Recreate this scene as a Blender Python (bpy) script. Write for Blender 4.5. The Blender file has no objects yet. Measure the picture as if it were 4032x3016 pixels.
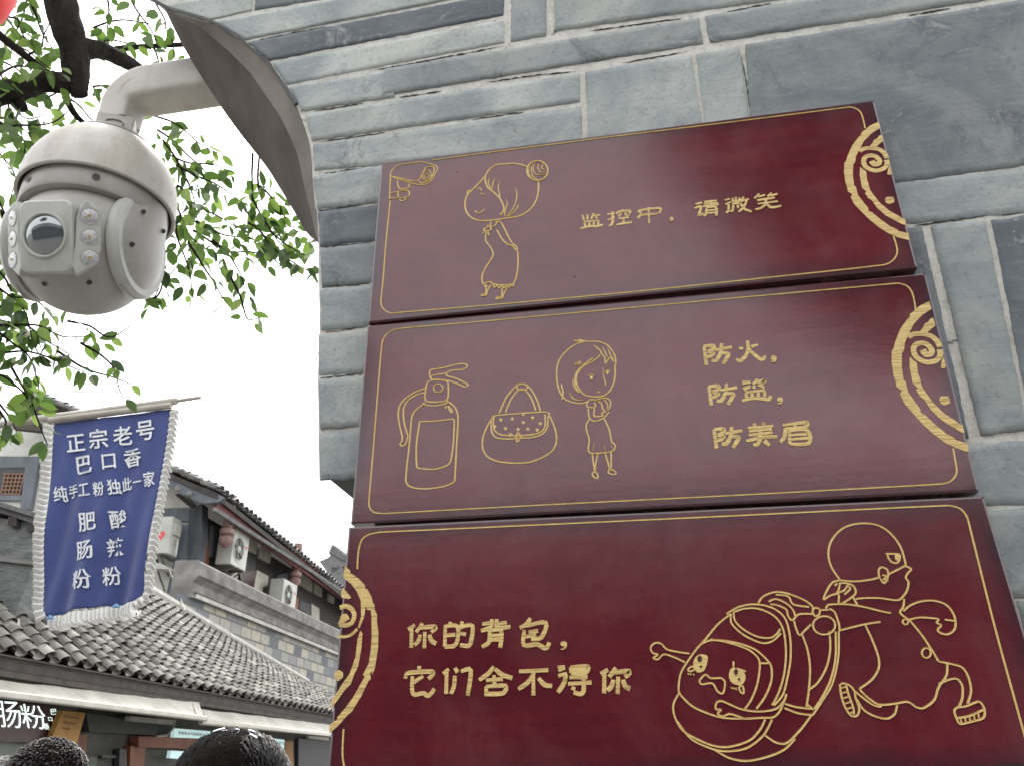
import bpy, bmesh, math, random
import numpy as np
from mathutils import Vector, Matrix, noise
from mathutils.geometry import tessellate_polygon
random.seed(7)
scene = bpy.context.scene
COL = scene.collection
V = Vector

# ------------------------------------------------------------------ camera
FPX = 3236.0; CX, CY = 2016.0, 1508.0          # calibrated focal length of the photograph in its own pixels
PITCH, ROLL, YAW = math.radians(25.057), math.radians(0.11), math.radians(10.671)
EYE = V((0, 0, 1.6))
ROT = Matrix.Rotation(YAW, 3, 'Z') @ Matrix.Rotation(PITCH, 3, 'X') @ Matrix.Rotation(ROLL, 3, 'Y')
cam = bpy.data.cameras.new('camera'); camo = bpy.data.objects.new('camera', cam); COL.objects.link(camo)
cam.sensor_width = 36; cam.lens = 36 * FPX / 4032
cam.clip_start = 0.05; cam.clip_end = 3000
camo.matrix_world = Matrix.Translation(EYE) @ (ROT @ Matrix.Rotation(math.pi / 2, 3, 'X')).to_4x4()
cam.dof.use_dof = True; cam.dof.focus_distance = 1.28; cam.dof.aperture_fstop = 15
scene.camera = camo

# ------------------------------------------------------------------ sky, sun, exposure
SUN_EL, SUN_AZ = math.radians(58), math.radians(325)      # azimuth: direction the light comes from, clockwise from +Y
w = bpy.data.worlds.new('World'); scene.world = w; w.use_nodes = True
nt = w.node_tree; bg = nt.nodes['Background']
sky = nt.nodes.new('ShaderNodeTexSky'); sky.sky_type = 'NISHITA'; sky.sun_disc = False
sky.sun_elevation = SUN_EL; sky.sun_rotation = SUN_AZ
sky.air_density = 1.0; sky.dust_density = 6.0; sky.ozone_density = 1.0
hs = nt.nodes.new('ShaderNodeHueSaturation'); hs.inputs['Saturation'].default_value = 0.22
nt.links.new(sky.outputs[0], hs.inputs['Color']); 
ov = nt.nodes.new('ShaderNodeMix'); ov.data_type = 'RGBA'; ov.inputs[0].default_value = .7      # overcast veil over the clear sky
ov.inputs[7].default_value = (6.3, 6.4, 6.5, 1)
nt.links.new(hs.outputs[0], ov.inputs[6]); nt.links.new(ov.outputs[2], bg.inputs[0])
bg.inputs[1].default_value = 0.13
sl = bpy.data.lights.new('sun', 'SUN'); so = bpy.data.objects.new('sun', sl); COL.objects.link(so)
sl.energy = 0.9; sl.angle = math.radians(20); sl.color = (1, 0.96, 0.9)
sd = V((math.sin(SUN_AZ) * math.cos(SUN_EL), math.cos(SUN_AZ) * math.cos(SUN_EL), math.sin(SUN_EL)))
so.rotation_euler = sd.to_track_quat('Z', 'Y').to_euler()
scene.view_settings.view_transform = 'Standard'; scene.view_settings.look = 'None'
scene.view_settings.exposure = 1.78; scene.view_settings.gamma = 1
scene.view_settings.use_curve_mapping = False

# ------------------------------------------------------------------ geometry of the place
# wall of the signs: plane Y = const.  street: axis S (along), axis N (across, to the right)
TH = math.radians(4.1)
SV = V((-math.sin(TH), math.cos(TH), 0)); NV = V((math.cos(TH), math.sin(TH), 0)); UZ = V((0, 0, 1))
YB, YW = 1.05, 1.075            # front of the sign boards, front of the bricks
def ray(px, py): return ROT @ V(((px - CX) / FPX, 1, -(py - CY) / FPX))
def onY(px, py, y): d = ray(px, py); return EYE + d * (y / d.y)
def onN(px, py, n): d = ray(px, py); return EYE + d * (n / d.dot(NV))
def onA(px, py, a): d = ray(px, py); return EYE + d * (a / d.dot(SV))
def onD(px, py, f): return EYE + ray(px, py) * f
def st(n, a, z): return NV * n + SV * a + UZ * z
def Zm(x0, y0, k): return lambda x, y: (x0 + x * k, y0 + y * k)
ZA = Zm(1500, 600, .37468); ZB = Zm(1500, 1300, .45208); ZC = Zm(2500, 2000, .69259)
ZD = Zm(3200, 400, .36258); ZD2 = Zm(3400, 1100, .45331); ZE = Zm(1280, 2150, .52288)
Z3 = Zm(1400, 350, 1.03978); Z4 = Zm(1350, 1050, 1.15280); Z5 = Zm(1250, 1900, 1.25769)
F1 = Zm(2240, 730, .40687); F2 = Zm(2700, 1300, .30211); F3 = Zm(1560, 2380, .44304)
W1 = Zm(600, 0, .81374); W2 = Zm(2200, 0, .82821); W3 = Zm(1150, 400, 1.0274); W4 = Zm(1150, 400, .5137); WR = Zm(3400, 0, 1.38901)
R1 = Zm(0, 2250, .46296); R2 = Zm(600, 2300, .43269); R3 = Zm(560, 1780, .37460); R4 = Zm(0, 1500, .60428)
G1 = Zm(0, 0, .78546); G6 = Zm(0, 600, .42293)
DS = 4032 / 2212.0
ID = lambda x, y: (x * DS, y * DS)

# ------------------------------------------------------------------ materials
def mat(name): 
    m = bpy.data.materials.new(name); m.use_nodes = True
    return m, m.node_tree.nodes, m.node_tree.links, m.node_tree.nodes['Principled BSDF']
def nd(ns, t, **k):
    n = ns.new('ShaderNode' + t)
    for a, v in k.items():
        if a in n.inputs: n.inputs[a].default_value = v
        else: setattr(n, a, v)
    return n
def coords(ns, ls, scale=(1, 1, 1), kind='Object'):
    tc = nd(ns, 'TexCoord'); mp = nd(ns, 'Mapping'); mp.inputs['Scale'].default_value = scale
    ls.new(tc.outputs[kind], mp.inputs[0]); return mp.outputs[0]
def noi(ns, ls, vec, scale, detail=6, rough=.6, dist=0):
    n = nd(ns, 'TexNoise', Scale=scale, Detail=detail, Roughness=rough, Distortion=dist); ls.new(vec, n.inputs['Vector']); return n.outputs[0]
def ramp(ns, ls, fac, stops):
    r = nd(ns, 'ValToRGB'); e = r.color_ramp.elements
    while len(e) < len(stops): e.new(.5)
    for k, (p, c) in enumerate(stops):
        e[k].position = p; e[k].color = (c if len(c) == 4 else (*c, 1)) if hasattr(c, '__len__') else (c, c, c, 1)
    ls.new(fac, r.inputs[0]); return r.outputs[0]
def mixc(ns, ls, fac, a, b, blend='MIX'):
    m = nd(ns, 'Mix', data_type='RGBA', blend_type=blend)
    for s, v in ((m.inputs[0], fac), (m.inputs[6], a), (m.inputs[7], b)):
        if hasattr(v, 'links') or hasattr(v, 'node'): ls.new(v, s)
        else: s.default_value = v if not hasattr(v, '__len__') else ((*v, 1) if len(v) == 3 else v)
    return m.outputs[2]
def bump(ns, ls, bs, h, strength=.3, dist=.01):
    b = nd(ns, 'Bump', Strength=strength, Distance=dist); ls.new(h, b.inputs['Height']); ls.new(b.outputs[0], bs.inputs['Normal'])
def simple(name, c1, c2, scale=20, rough=.7, bmp=.2, bd=.004, stretch=(1, 1, 1), metal=0, spec=.5, lo=.3, hi=.7, detail=6):
    m, ns, ls, bs = mat(name); v = coords(ns, ls, stretch); n = noi(ns, ls, v, scale, detail)
    ls.new(ramp(ns, ls, n, [(lo, c1), (hi, c2)]), bs.inputs['Base Color'])
    bs.inputs['Roughness'].default_value = rough; bs.inputs['Metallic'].default_value = metal
    bs.inputs['Specular IOR Level'].default_value = spec
    if bmp: bump(ns, ls, bs, noi(ns, ls, v, scale * 3, 4), bmp, bd)
    return m
def emis(name, c, s):
    m, ns, ls, bs = mat(name); bs.inputs['Base Color'].default_value = (*c, 1); bs.inputs['Emission Color'].default_value = (*c, 1); bs.inputs['Emission Strength'].default_value = s
    return m

M = {}
def board_mat():
    m, ns, ls, bs = mat('lacquered_board')
    v = coords(ns, ls); vs = coords(ns, ls, (1.3, 1, 9))
    big = noi(ns, ls, v, 5, 5, .6); streak = noi(ns, ls, vs, 6, 7, .6); fine = noi(ns, ls, v, 90, 5, .7)
    c = ramp(ns, ls, big, [(.3, (.072, .0066, .012)), (.62, (.106, .0088, .0165))])
    c = mixc(ns, ls, ramp(ns, ls, streak, [(.42, 0), (.78, .42)]), c, (.165, .016, .025))
    sp = nd(ns, 'TexVoronoi', Scale=34); ls.new(v, sp.inputs['Vector'])
    ring = ramp(ns, ls, sp.outputs['Distance'], [(.10, 0), (.155, .45), (.17, .55), (.20, 0)])
    gate = ramp(ns, ls, noi(ns, ls, v, 13, 2), [(.52, 0), (.6, 1)])
    rr = mixc(ns, ls, 1.0, ring, gate, 'MULTIPLY')
    c = mixc(ns, ls, rr, c, (.075, .012, .016))
    dust = ramp(ns, ls, fine, [(.60, 0), (.80, .35)])
    c = mixc(ns, ls, dust, c, (.16, .07, .07))
    sm_ = nd(ns, 'Mapping'); sm_.inputs['Rotation'].default_value = (0, .35, 0); sm_.inputs['Scale'].default_value = (3, 1, 70); ls.new(v, sm_.inputs[0])
    c = mixc(ns, ls, ramp(ns, ls, noi(ns, ls, sm_.outputs[0], 5, 5, .7), [(.68, 0), (.73, .35)]), c, (.26, .14, .14))
    du = noi(ns, ls, v, 4.2, 9, .72, .5)                                     # film of dust left by rain; its tint also paints in mirrored-sky wash
    c = mixc(ns, ls, ramp(ns, ls, du, [(.46, 0), (.70, .42)]), c, (.165, .062, .066))
    # worn dark grime along the rim of each board (a vertex attribute that follows the outline)
    at = nd(ns, 'Attribute', attribute_name='rim'); rn = noi(ns, ls, v, 14, 5, .7)
    mm = nd(ns, 'Math', operation='MULTIPLY'); ls.new(at.outputs['Fac'], mm.inputs[0]); ls.new(ramp(ns, ls, rn, [(.3, .25), (.65, 1)]), mm.inputs[1])
    c = mixc(ns, ls, mm.outputs[0], c, (.022, .014, .022))
    ls.new(c, bs.inputs['Base Color'])
    bs.inputs['Specular IOR Level'].default_value = .66
    ls.new(ramp(ns, ls, noi(ns, ls, v, 11, 6, .7), [(.3, .11), (.7, .21)]), bs.inputs['Roughness'])
    b1 = nd(ns, 'Bump', Strength=.05, Distance=.002); ls.new(streak, b1.inputs['Height'])
    b2 = nd(ns, 'Bump', Strength=.10, Distance=.001); ls.new(fine, b2.inputs['Height']); ls.new(b1.outputs[0], b2.inputs['Normal'])
    ls.new(b2.outputs[0], bs.inputs['Normal'])
    return m
def gold_mat(name, grain):
    m, ns, ls, bs = mat(name); v = coords(ns, ls, (1, 1, 9)); n = noi(ns, ls, v, 60, 6, .7)
    c = ramp(ns, ls, n, [(.30, (.44, .28, .095)), (.5, (.68, .485, .18)), (.75, (.78, .60, .27))])
    if grain:
        vg = coords(ns, ls, (.9, 1, 34)); g = noi(ns, ls, vg, 16, 5, .7)
        c = mixc(ns, ls, ramp(ns, ls, g, [(.40, .85), (.52, 0)]), c, (.27, .165, .05))
        bump(ns, ls, bs, g, .5, .002)
    ls.new(c, bs.inputs['Base Color']); bs.inputs['Roughness'].default_value = .5
    return m
def brick_mat():
    m, ns, ls, bs = mat('grey_brick'); v = coords(ns, ls)
    at = nd(ns, 'Attribute', attribute_name='tint')
    sep = nd(ns, 'SeparateColor'); ls.new(at.outputs['Color'], sep.inputs[0])
    vv = nd(ns, 'VectorMath', operation='ADD'); sc = nd(ns, 'VectorMath', operation='SCALE'); sc.inputs['Scale'].default_value = 7
    cmb = nd(ns, 'CombineXYZ'); ls.new(sep.outputs[2], cmb.inputs[0]); ls.new(sep.outputs[2], cmb.inputs[2])
    ls.new(cmb.outputs[0], sc.inputs[0]); ls.new(v, vv.inputs[0]); ls.new(sc.outputs[0], vv.inputs[1]); pv = vv.outputs[0]
    mp = nd(ns, 'Mapping'); mp.inputs['Scale'].default_value = (2.2, 2, 15); ls.new(pv, mp.inputs[0])
    big = noi(ns, ls, pv, 4.5, 8, .66, .8); streak = noi(ns, ls, mp.outputs[0], 7, 6, .6); fine = noi(ns, ls, pv, 130, 6, .7)
    base = ramp(ns, ls, sep.outputs[0], [(0, (.085, .097, .115)), (.35, (.225, .243, .243)), (.7, (.41, .43, .41)), (1, (.51, .52, .49))])
    lo_ = mixc(ns, ls, 1.0, base, (.56, .60, .645), 'MULTIPLY'); hi_ = mixc(ns, ls, .5, base, (.46, .47, .45))
    c = mixc(ns, ls, ramp(ns, ls, big, [(.40, 0), (.62, 1)]), base, lo_)
    c = mixc(ns, ls, ramp(ns, ls, streak, [(.52, 0), (.80, .30)]), c, hi_)
    # dark burnt patches on some bricks
    dn = noi(ns, ls, pv, 9, 9, .72, .7)
    dm = nd(ns, 'Math', operation='ADD'); ls.new(dn, dm.inputs[0]); ls.new(sep.outputs[1], dm.inputs[1])
    c = mixc(ns, ls, ramp(ns, ls, dm.outputs[0], [(.585, 0), (.66, .55), (.70, .85)]), c, (.070, .082, .10))
    sm = noi(ns, ls, pv, 9, 12, .82, .8)
    c = mixc(ns, ls, ramp(ns, ls, sm, [(.575, 0), (.66, .55)]), c, (.45, .45, .425))
    scr = noi(ns, ls, coords(ns, ls, (26, 1, 3)), 6, 7, .75, .3)
    c = mixc(ns, ls, ramp(ns, ls, scr, [(.71, 0), (.75, .5)]), c, (.52, .51, .48))
    gv = nd(ns, 'Mapping'); gv.inputs['Scale'].default_value = (.7, 1, 42); ls.new(pv, gv.inputs[0]); gr = noi(ns, ls, gv.outputs[0], 5, 3, .5)
    c = mixc(ns, ls, ramp(ns, ls, gr, [(.60, 0), (.66, .22), (.70, 0)]), c, (.12, .125, .13))
    wm = noi(ns, ls, pv, 6, 6, .65, .3); c = mixc(ns, ls, ramp(ns, ls, wm, [(.50, 0), (.72, .5)]), c, mixc(ns, ls, 1.0, c, (1.16, 1.09, .98), 'MULTIPLY'))
    pit = noi(ns, ls, pv, 55, 8, .8, .6); c = mixc(ns, ls, ramp(ns, ls, pit, [(.66, 0), (.70, .75)]), c, (.115, .11, .10))
    c = mixc(ns, ls, ramp(ns, ls, fine, [(.33, .45), (.46, 0)]), c, (.10, .105, .11))
    c = mixc(ns, ls, ramp(ns, ls, fine, [(.64, 0), (.74, .6)]), c, (.52, .51, .48))
    ls.new(c, bs.inputs['Base Color']); bs.inputs['Roughness'].default_value = .72
    b1 = nd(ns, 'Bump', Strength=.16, Distance=.003); ls.new(streak, b1.inputs['Height'])
    b2 = nd(ns, 'Bump', Strength=.55, Distance=.0015); ls.new(fine, b2.inputs['Height']); ls.new(b1.outputs[0], b2.inputs['Normal'])
    ls.new(b2.outputs[0], bs.inputs['Normal'])
    return m
def mortar_mat():
    m, ns, ls, bs = mat('lime_mortar'); v = coords(ns, ls)
    n = noi(ns, ls, v, 38, 7, .7); g = noi(ns, ls, v, 160, 5, .7)
    c = ramp(ns, ls, n, [(.3, (.40, .385, .345)), (.5, (.56, .54, .495)), (.7, (.66, .64, .59))])
    c = mixc(ns, ls, ramp(ns, ls, noi(ns, ls, coords(ns, ls, (1, 1, 3)), 15, 6, .7), [(.64, 0), (.69, 1)]), c, (.05, .045, .04))
    c = mixc(ns, ls, ramp(ns, ls, g, [(.3, .5), (.45, 0)]), c, (.16, .15, .13))
    ls.new(c, bs.inputs['Base Color']); bs.inputs['Roughness'].default_value = .95
    b1 = nd(ns, 'Bump', Strength=.8, Distance=.004); ls.new(n, b1.inputs['Height'])
    b2 = nd(ns, 'Bump', Strength=.6, Distance=.002); ls.new(g, b2.inputs['Height']); ls.new(b1.outputs[0], b2.inputs['Normal']); ls.new(b2.outputs[0], bs.inputs['Normal'])
    return m
def paint_mat(name, base, rust=True, scale=9):
    m, ns, ls, bs = mat(name); v = coords(ns, ls)
    n = noi(ns, ls, v, scale, 6, .65); f = noi(ns, ls, v, 160, 4, .7)
    c = ramp(ns, ls, n, [(.3, tuple(x * .72 for x in base)), (.65, base)])
    if rust:
        r = noi(ns, ls, v, 16, 9, .78, .5)
        c = mixc(ns, ls, ramp(ns, ls, r, [(.60, 0), (.66, .8)]), c, (.20, .10, .055))
        vs = coords(ns, ls, (1, 1, .22)); r2 = noi(ns, ls, vs, 22, 6, .7)
        c = mixc(ns, ls, ramp(ns, ls, r2, [(.50, 0), (.72, .42)]), c, (.32, .24, .18))
    c = mixc(ns, ls, ramp(ns, ls, f, [(.68, 0), (.78, .5)]), c, (.2, .18, .15))
    ls.new(c, bs.inputs['Base Color']); bs.inputs['Roughness'].default_value = .48
    bump(ns, ls, bs, f, .12, .001)
    return m
def tile_mat(name, c1, c2, c3):
    m, ns, ls, bs = mat(name); v = coords(ns, ls)
    at = nd(ns, 'Attribute', attribute_name='tint'); n = noi(ns, ls, v, 9, 6, .7)
    ad = nd(ns, 'Math', operation='ADD'); ls.new(at.outputs['Fac'], ad.inputs[0]); ls.new(n, ad.inputs[1])
    c = ramp(ns, ls, ad.outputs[0], [(.35, c1), (.8, c2), (1.3, c3)])
    c = mixc(ns, ls, ramp(ns, ls, noi(ns, ls, v, 30, 6, .7), [(.58, 0), (.7, .55)]), c, (.06, .062, .05))
    ls.new(c, bs.inputs['Base Color']); bs.inputs['Roughness'].default_value = .85
    bump(ns, ls, bs, noi(ns, ls, v, 60, 4), .3, .005)
    return m
def block_mat():
    m, ns, ls, bs = mat('stone_blocks'); tc = nd(ns, 'TexCoord')
    mp = nd(ns, 'Mapping'); mp.inputs['Rotation'].default_value = (0, 0, -TH); ls.new(tc.outputs['Object'], mp.inputs[0])
    sx = nd(ns, 'SeparateXYZ'); ls.new(mp.outputs[0], sx.inputs[0]); cb = nd(ns, 'CombineXYZ')
    ls.new(sx.outputs[1], cb.inputs[0]); ls.new(sx.outputs[2], cb.inputs[1])
    b = nd(ns, 'TexBrick', Scale=1.0); b.inputs['Mortar Size'].default_value = .016; b.inputs['Brick Width'].default_value = .42; b.inputs['Row Height'].default_value = .19
    b.inputs['Bias'].default_value = 0; b.inputs['Color1'].default_value = (0, 0, 0, 1); b.inputs['Color2'].default_value = (1, 1, 1, 1); b.inputs['Mortar'].default_value = (.5, .5, .5, 1); b.inputs['Mortar Smooth'].default_value = .3
    ls.new(cb.outputs[0], b.inputs['Vector'])
    c = ramp(ns, ls, b.outputs['Color'], [(.05, (.11, .12, .135)), (.25, (.24, .245, .24)), (.6, (.33, .315, .27)), (.95, (.40, .365, .29))])
    n = noi(ns, ls, tc.outputs['Object'], 8, 6, .7)
    c = mixc(ns, ls, ramp(ns, ls, n, [(.45, 0), (.7, .5)]), c, (.16, .16, .155))
    c = mixc(ns, ls, b.outputs['Fac'], c, (.13, .13, .125))
    ls.new(c, bs.inputs['Base Color']); bs.inputs['Roughness'].default_value = .85
    inv = nd(ns, 'Math', operation='SUBTRACT'); inv.inputs[0].default_value = 1; ls.new(b.outputs['Fac'], inv.inputs[1])
    bump(ns, ls, bs, inv.outputs[0], .6, .02)
    return m
def leaf_mat():
    m, ns, ls, bs = mat('leaf'); at = nd(ns, 'Attribute', attribute_name='tint')
    c = ramp(ns, ls, at.outputs['Fac'], [(0, (.026, .048, .018)), (.45, (.068, .112, .034)), (.8, (.125, .18, .055)), (1, (.19, .245, .095))])
    out = ns['Material Output']; tr = nd(ns, 'BsdfTranslucent'); mx = nd(ns, 'MixShader'); mx.inputs[0].default_value = .5
    c2 = mixc(ns, ls, 1.0, c, (1.3, 1.45, .9), 'MULTIPLY')
    ls.new(c, bs.inputs['Base Color']); bs.inputs['Roughness'].default_value = .42; ls.new(c2, tr.inputs[0])
    ls.new(bs.outputs[0], mx.inputs[1]); ls.new(tr.outputs[0], mx.inputs[2]); ls.new(mx.outputs[0], out.inputs[0])
    return m
def dark_leaf():
    return simple('mirrored_tree_leaf', (.010, .018, .008), (.03, .05, .018), 9, .6, 0)  # opaque dark green so the added tree mirrors dark in the boards
def cloth_mat():
    m, ns, ls, bs = mat('blue_cloth'); v = coords(ns, ls)
    n = noi(ns, ls, v, 6, 4); c = ramp(ns, ls, n, [(.3, (.030, .047, .165)), (.7, (.043, .066, .225))])
    ls.new(c, bs.inputs['Base Color']); bs.inputs['Roughness'].default_value = .75; bs.inputs['Sheen Weight'].default_value = .2
    bump(ns, ls, bs, noi(ns, ls, v, 300, 2), .15, .001); return m
M['board'] = board_mat(); M['gold'] = gold_mat('gold_paint', False); M['goldfill'] = gold_mat('gold_paint_on_grain', True)
M['brick'] = brick_mat(); M['mortar'] = mortar_mat()
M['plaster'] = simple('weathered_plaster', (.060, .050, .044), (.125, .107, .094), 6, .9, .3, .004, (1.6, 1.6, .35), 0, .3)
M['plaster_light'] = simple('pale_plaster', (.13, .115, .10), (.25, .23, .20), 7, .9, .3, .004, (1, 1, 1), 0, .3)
M['cam'] = paint_mat('weathered_white_paint', (.54, .515, .465)); M['camclean'] = paint_mat('white_plastic', (.51, .51, .475), False)
M['cambody'] = paint_mat('grey_white_plastic', (.43, .415, .385), True, 6)
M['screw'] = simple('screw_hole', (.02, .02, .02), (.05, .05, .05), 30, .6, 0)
M['steel'] = simple('dull_steel', (.25, .24, .21), (.42, .40, .36), 30, .4, .1, .002, (1, 1, 1), .8)
M['bark'] = simple('bark', (.009, .0075, .007), (.030, .025, .021), 30, .95, .9, .012, (1, 1, .4), 0, .2)
M['leaf'] = leaf_mat(); M['leaf_dark'] = dark_leaf()
M['tile'] = tile_mat('grey_clay_tile', (.070, .065, .058), (.155, .146, .13), (.29, .275, .245))
M['tile_far'] = tile_mat('far_clay_tile', (.10, .10, .10), (.22, .22, .215), (.40, .39, .37))
M['dark_wood'] = simple('dark_timber', (.020, .017, .016), (.055, .046, .042), 9, .8, .3, .006, (1, 1, .3))
M['blue_grey'] = simple('blue_grey_timber', (.085, .095, .11), (.15, .165, .185), 6, .8, .2, .006, (1, 1, .4))
M['white_wall'] = simple('limewash', (.42, .41, .38), (.62, .61, .575), 2.5, .95, .15, .006)
M['cream_panel'] = simple('cream_panel', (.36, .34, .28), (.55, .52, .44), 3, .95, .15, .006)
M['red_wood'] = simple('red_paint', (.095, .028, .026), (.17, .048, .042), 6, .8, .2, .004)
M['stone'] = simple('grey_stone', (.11, .105, .098), (.26, .25, .235), 3.5, .92, .4, .01, (1, 1, 1.5))
M['stone_dark'] = simple('dark_stone', (.075, .078, .078), (.17, .172, .168), 5, .92, .4, .012)
M['pale_stone'] = simple('pale_stone', (.33, .32, .29), (.52, .51, .47), 6, .92, .3, .008)
M['blocks'] = block_mat()
M['fascia'] = simple('old_fascia', (.030, .025, .022), (.075, .062, .052), 7, .85, .3, .006, (1, 1, .5))
M['awning'] = simple('awning_canvas', (.29, .275, .24), (.43, .41, .36), 5, .8, .2, .006)
M['awning_rail'] = simple('awning_rail', (.36, .335, .285), (.48, .455, .395), 8, .5, .1, .004)
M['cloth'] = cloth_mat()
M['frill'] = simple('white_frill', (.62, .61, .59), (.78, .77, .75), 25, .9, .2, .003)
M['letter'] = simple('white_print', (.62, .64, .66), (.76, .77, .78), 60, .8, 0)
M['pole'] = simple('bamboo_pole', (.28, .25, .21), (.45, .42, .36), 30, .5, .2, .002, (.3, .3, 1))
M['sign_dark'] = simple('maroon_signboard', (.030, .008, .009), (.06, .014, .015), 8, .4, .1, .003)
M['sign_ochre'] = simple('ochre_board', (.30, .15, .030), (.48, .25, .05), 9, .6, .1, .003)
M['ink'] = simple('dark_print', (.03, .025, .02), (.06, .05, .04), 30, .8, 0)
M['neon'] = emis('lit_letter', (.82, 1, .95), .62)
M['screen'] = emis('menu_lightbox', (.45, .62, .62), .22)
M['orange_wood'] = simple('orange_timber', (.13, .045, .022), (.24, .085, .04), 7, .6, .2, .004, (1, 1, .3))
M['inside'] = simple('dim_interior_wall', (.06, .06, .052), (.12, .115, .10), 2, .9, .1)
M['ac_white'] = simple('ac_enamel', (.36, .36, .32), (.48, .48, .435), 4, .5, .05)
M['ac_dark'] = simple('ac_grille', (.06, .06, .055), (.12, .115, .10), 30, .6, 0)
M['red_print'] = simple('red_print', (.55, .06, .07), (.68, .10, .10), 9, .6, 0)
M['lantern'] = simple('red_lantern_silk', (.62, .022, .022), (.75, .045, .04), 9, .6, .1)
M['paving'] = simple('stone_paving', (.10, .097, .09), (.18, .175, .165), 3, .85, .3, .01)
M['skin'] = simple('skin', (.36, .21, .14), (.44, .27, .19), 12, .5, .05, .001)
M['hair_black'] = simple('black_hair', (.008, .006, .006), (.020, .015, .014), 40, .5, 0, spec=.3)
M['scalp'] = simple('hair_shade', (.006, .005, .005), (.014, .011, .010), 60, .95, .8, .004, (1, 1, 1), 0, .05)
M['hair_grey'] = simple('greying_hair', (.035, .031, .03), (.10, .092, .09), 60, .5, 0)
M['hair_white'] = simple('grey_hair', (.16, .155, .15), (.34, .33, .32), 60, .5, 0)
M['shirt_a'] = simple('dark_shirt', (.03, .035, .05), (.05, .055, .07), 8, .9, .1)
M['shirt_b'] = simple('pale_shirt', (.30, .29, .28), (.38, .37, .36), 8, .9, .1)
M['trousers'] = simple('trousers', (.02, .022, .03), (.035, .038, .048), 8, .9, .1)
M['clip'] = simple('silver_hair_clip', (.55, .55, .62), (.8, .8, .9), 60, .15, 0, .001, (1, 1, 1), 1)
def glass_mat(name, c, rough=.05, coat=1):
    m, ns, ls, bs = mat(name); bs.inputs['Base Color'].default_value = (*c, 1); bs.inputs['Roughness'].default_value = rough; bs.inputs['Metallic'].default_value = .0
    bs.inputs['Specular IOR Level'].default_value = 1; bs.inputs['IOR'].default_value = 1.9; bs.inputs['Coat Weight'].default_value = coat; return m
M['lens'] = glass_mat('lens_glass', (.07, .085, .095)); M['led'] = simple('infrared_led', (.30, .29, .29), (.62, .61, .62), 260, .12, .6, .002, (1, 1, 1), .9)
M['led_rim'] = simple('led_reflector', (.4, .4, .4), (.6, .6, .6), 30, .2, 0, .001, (1, 1, 1), 1)
M['yellow'] = simple('led_chip', (.34, .26, .08), (.42, .32, .10), 30, .5, 0)

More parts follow.
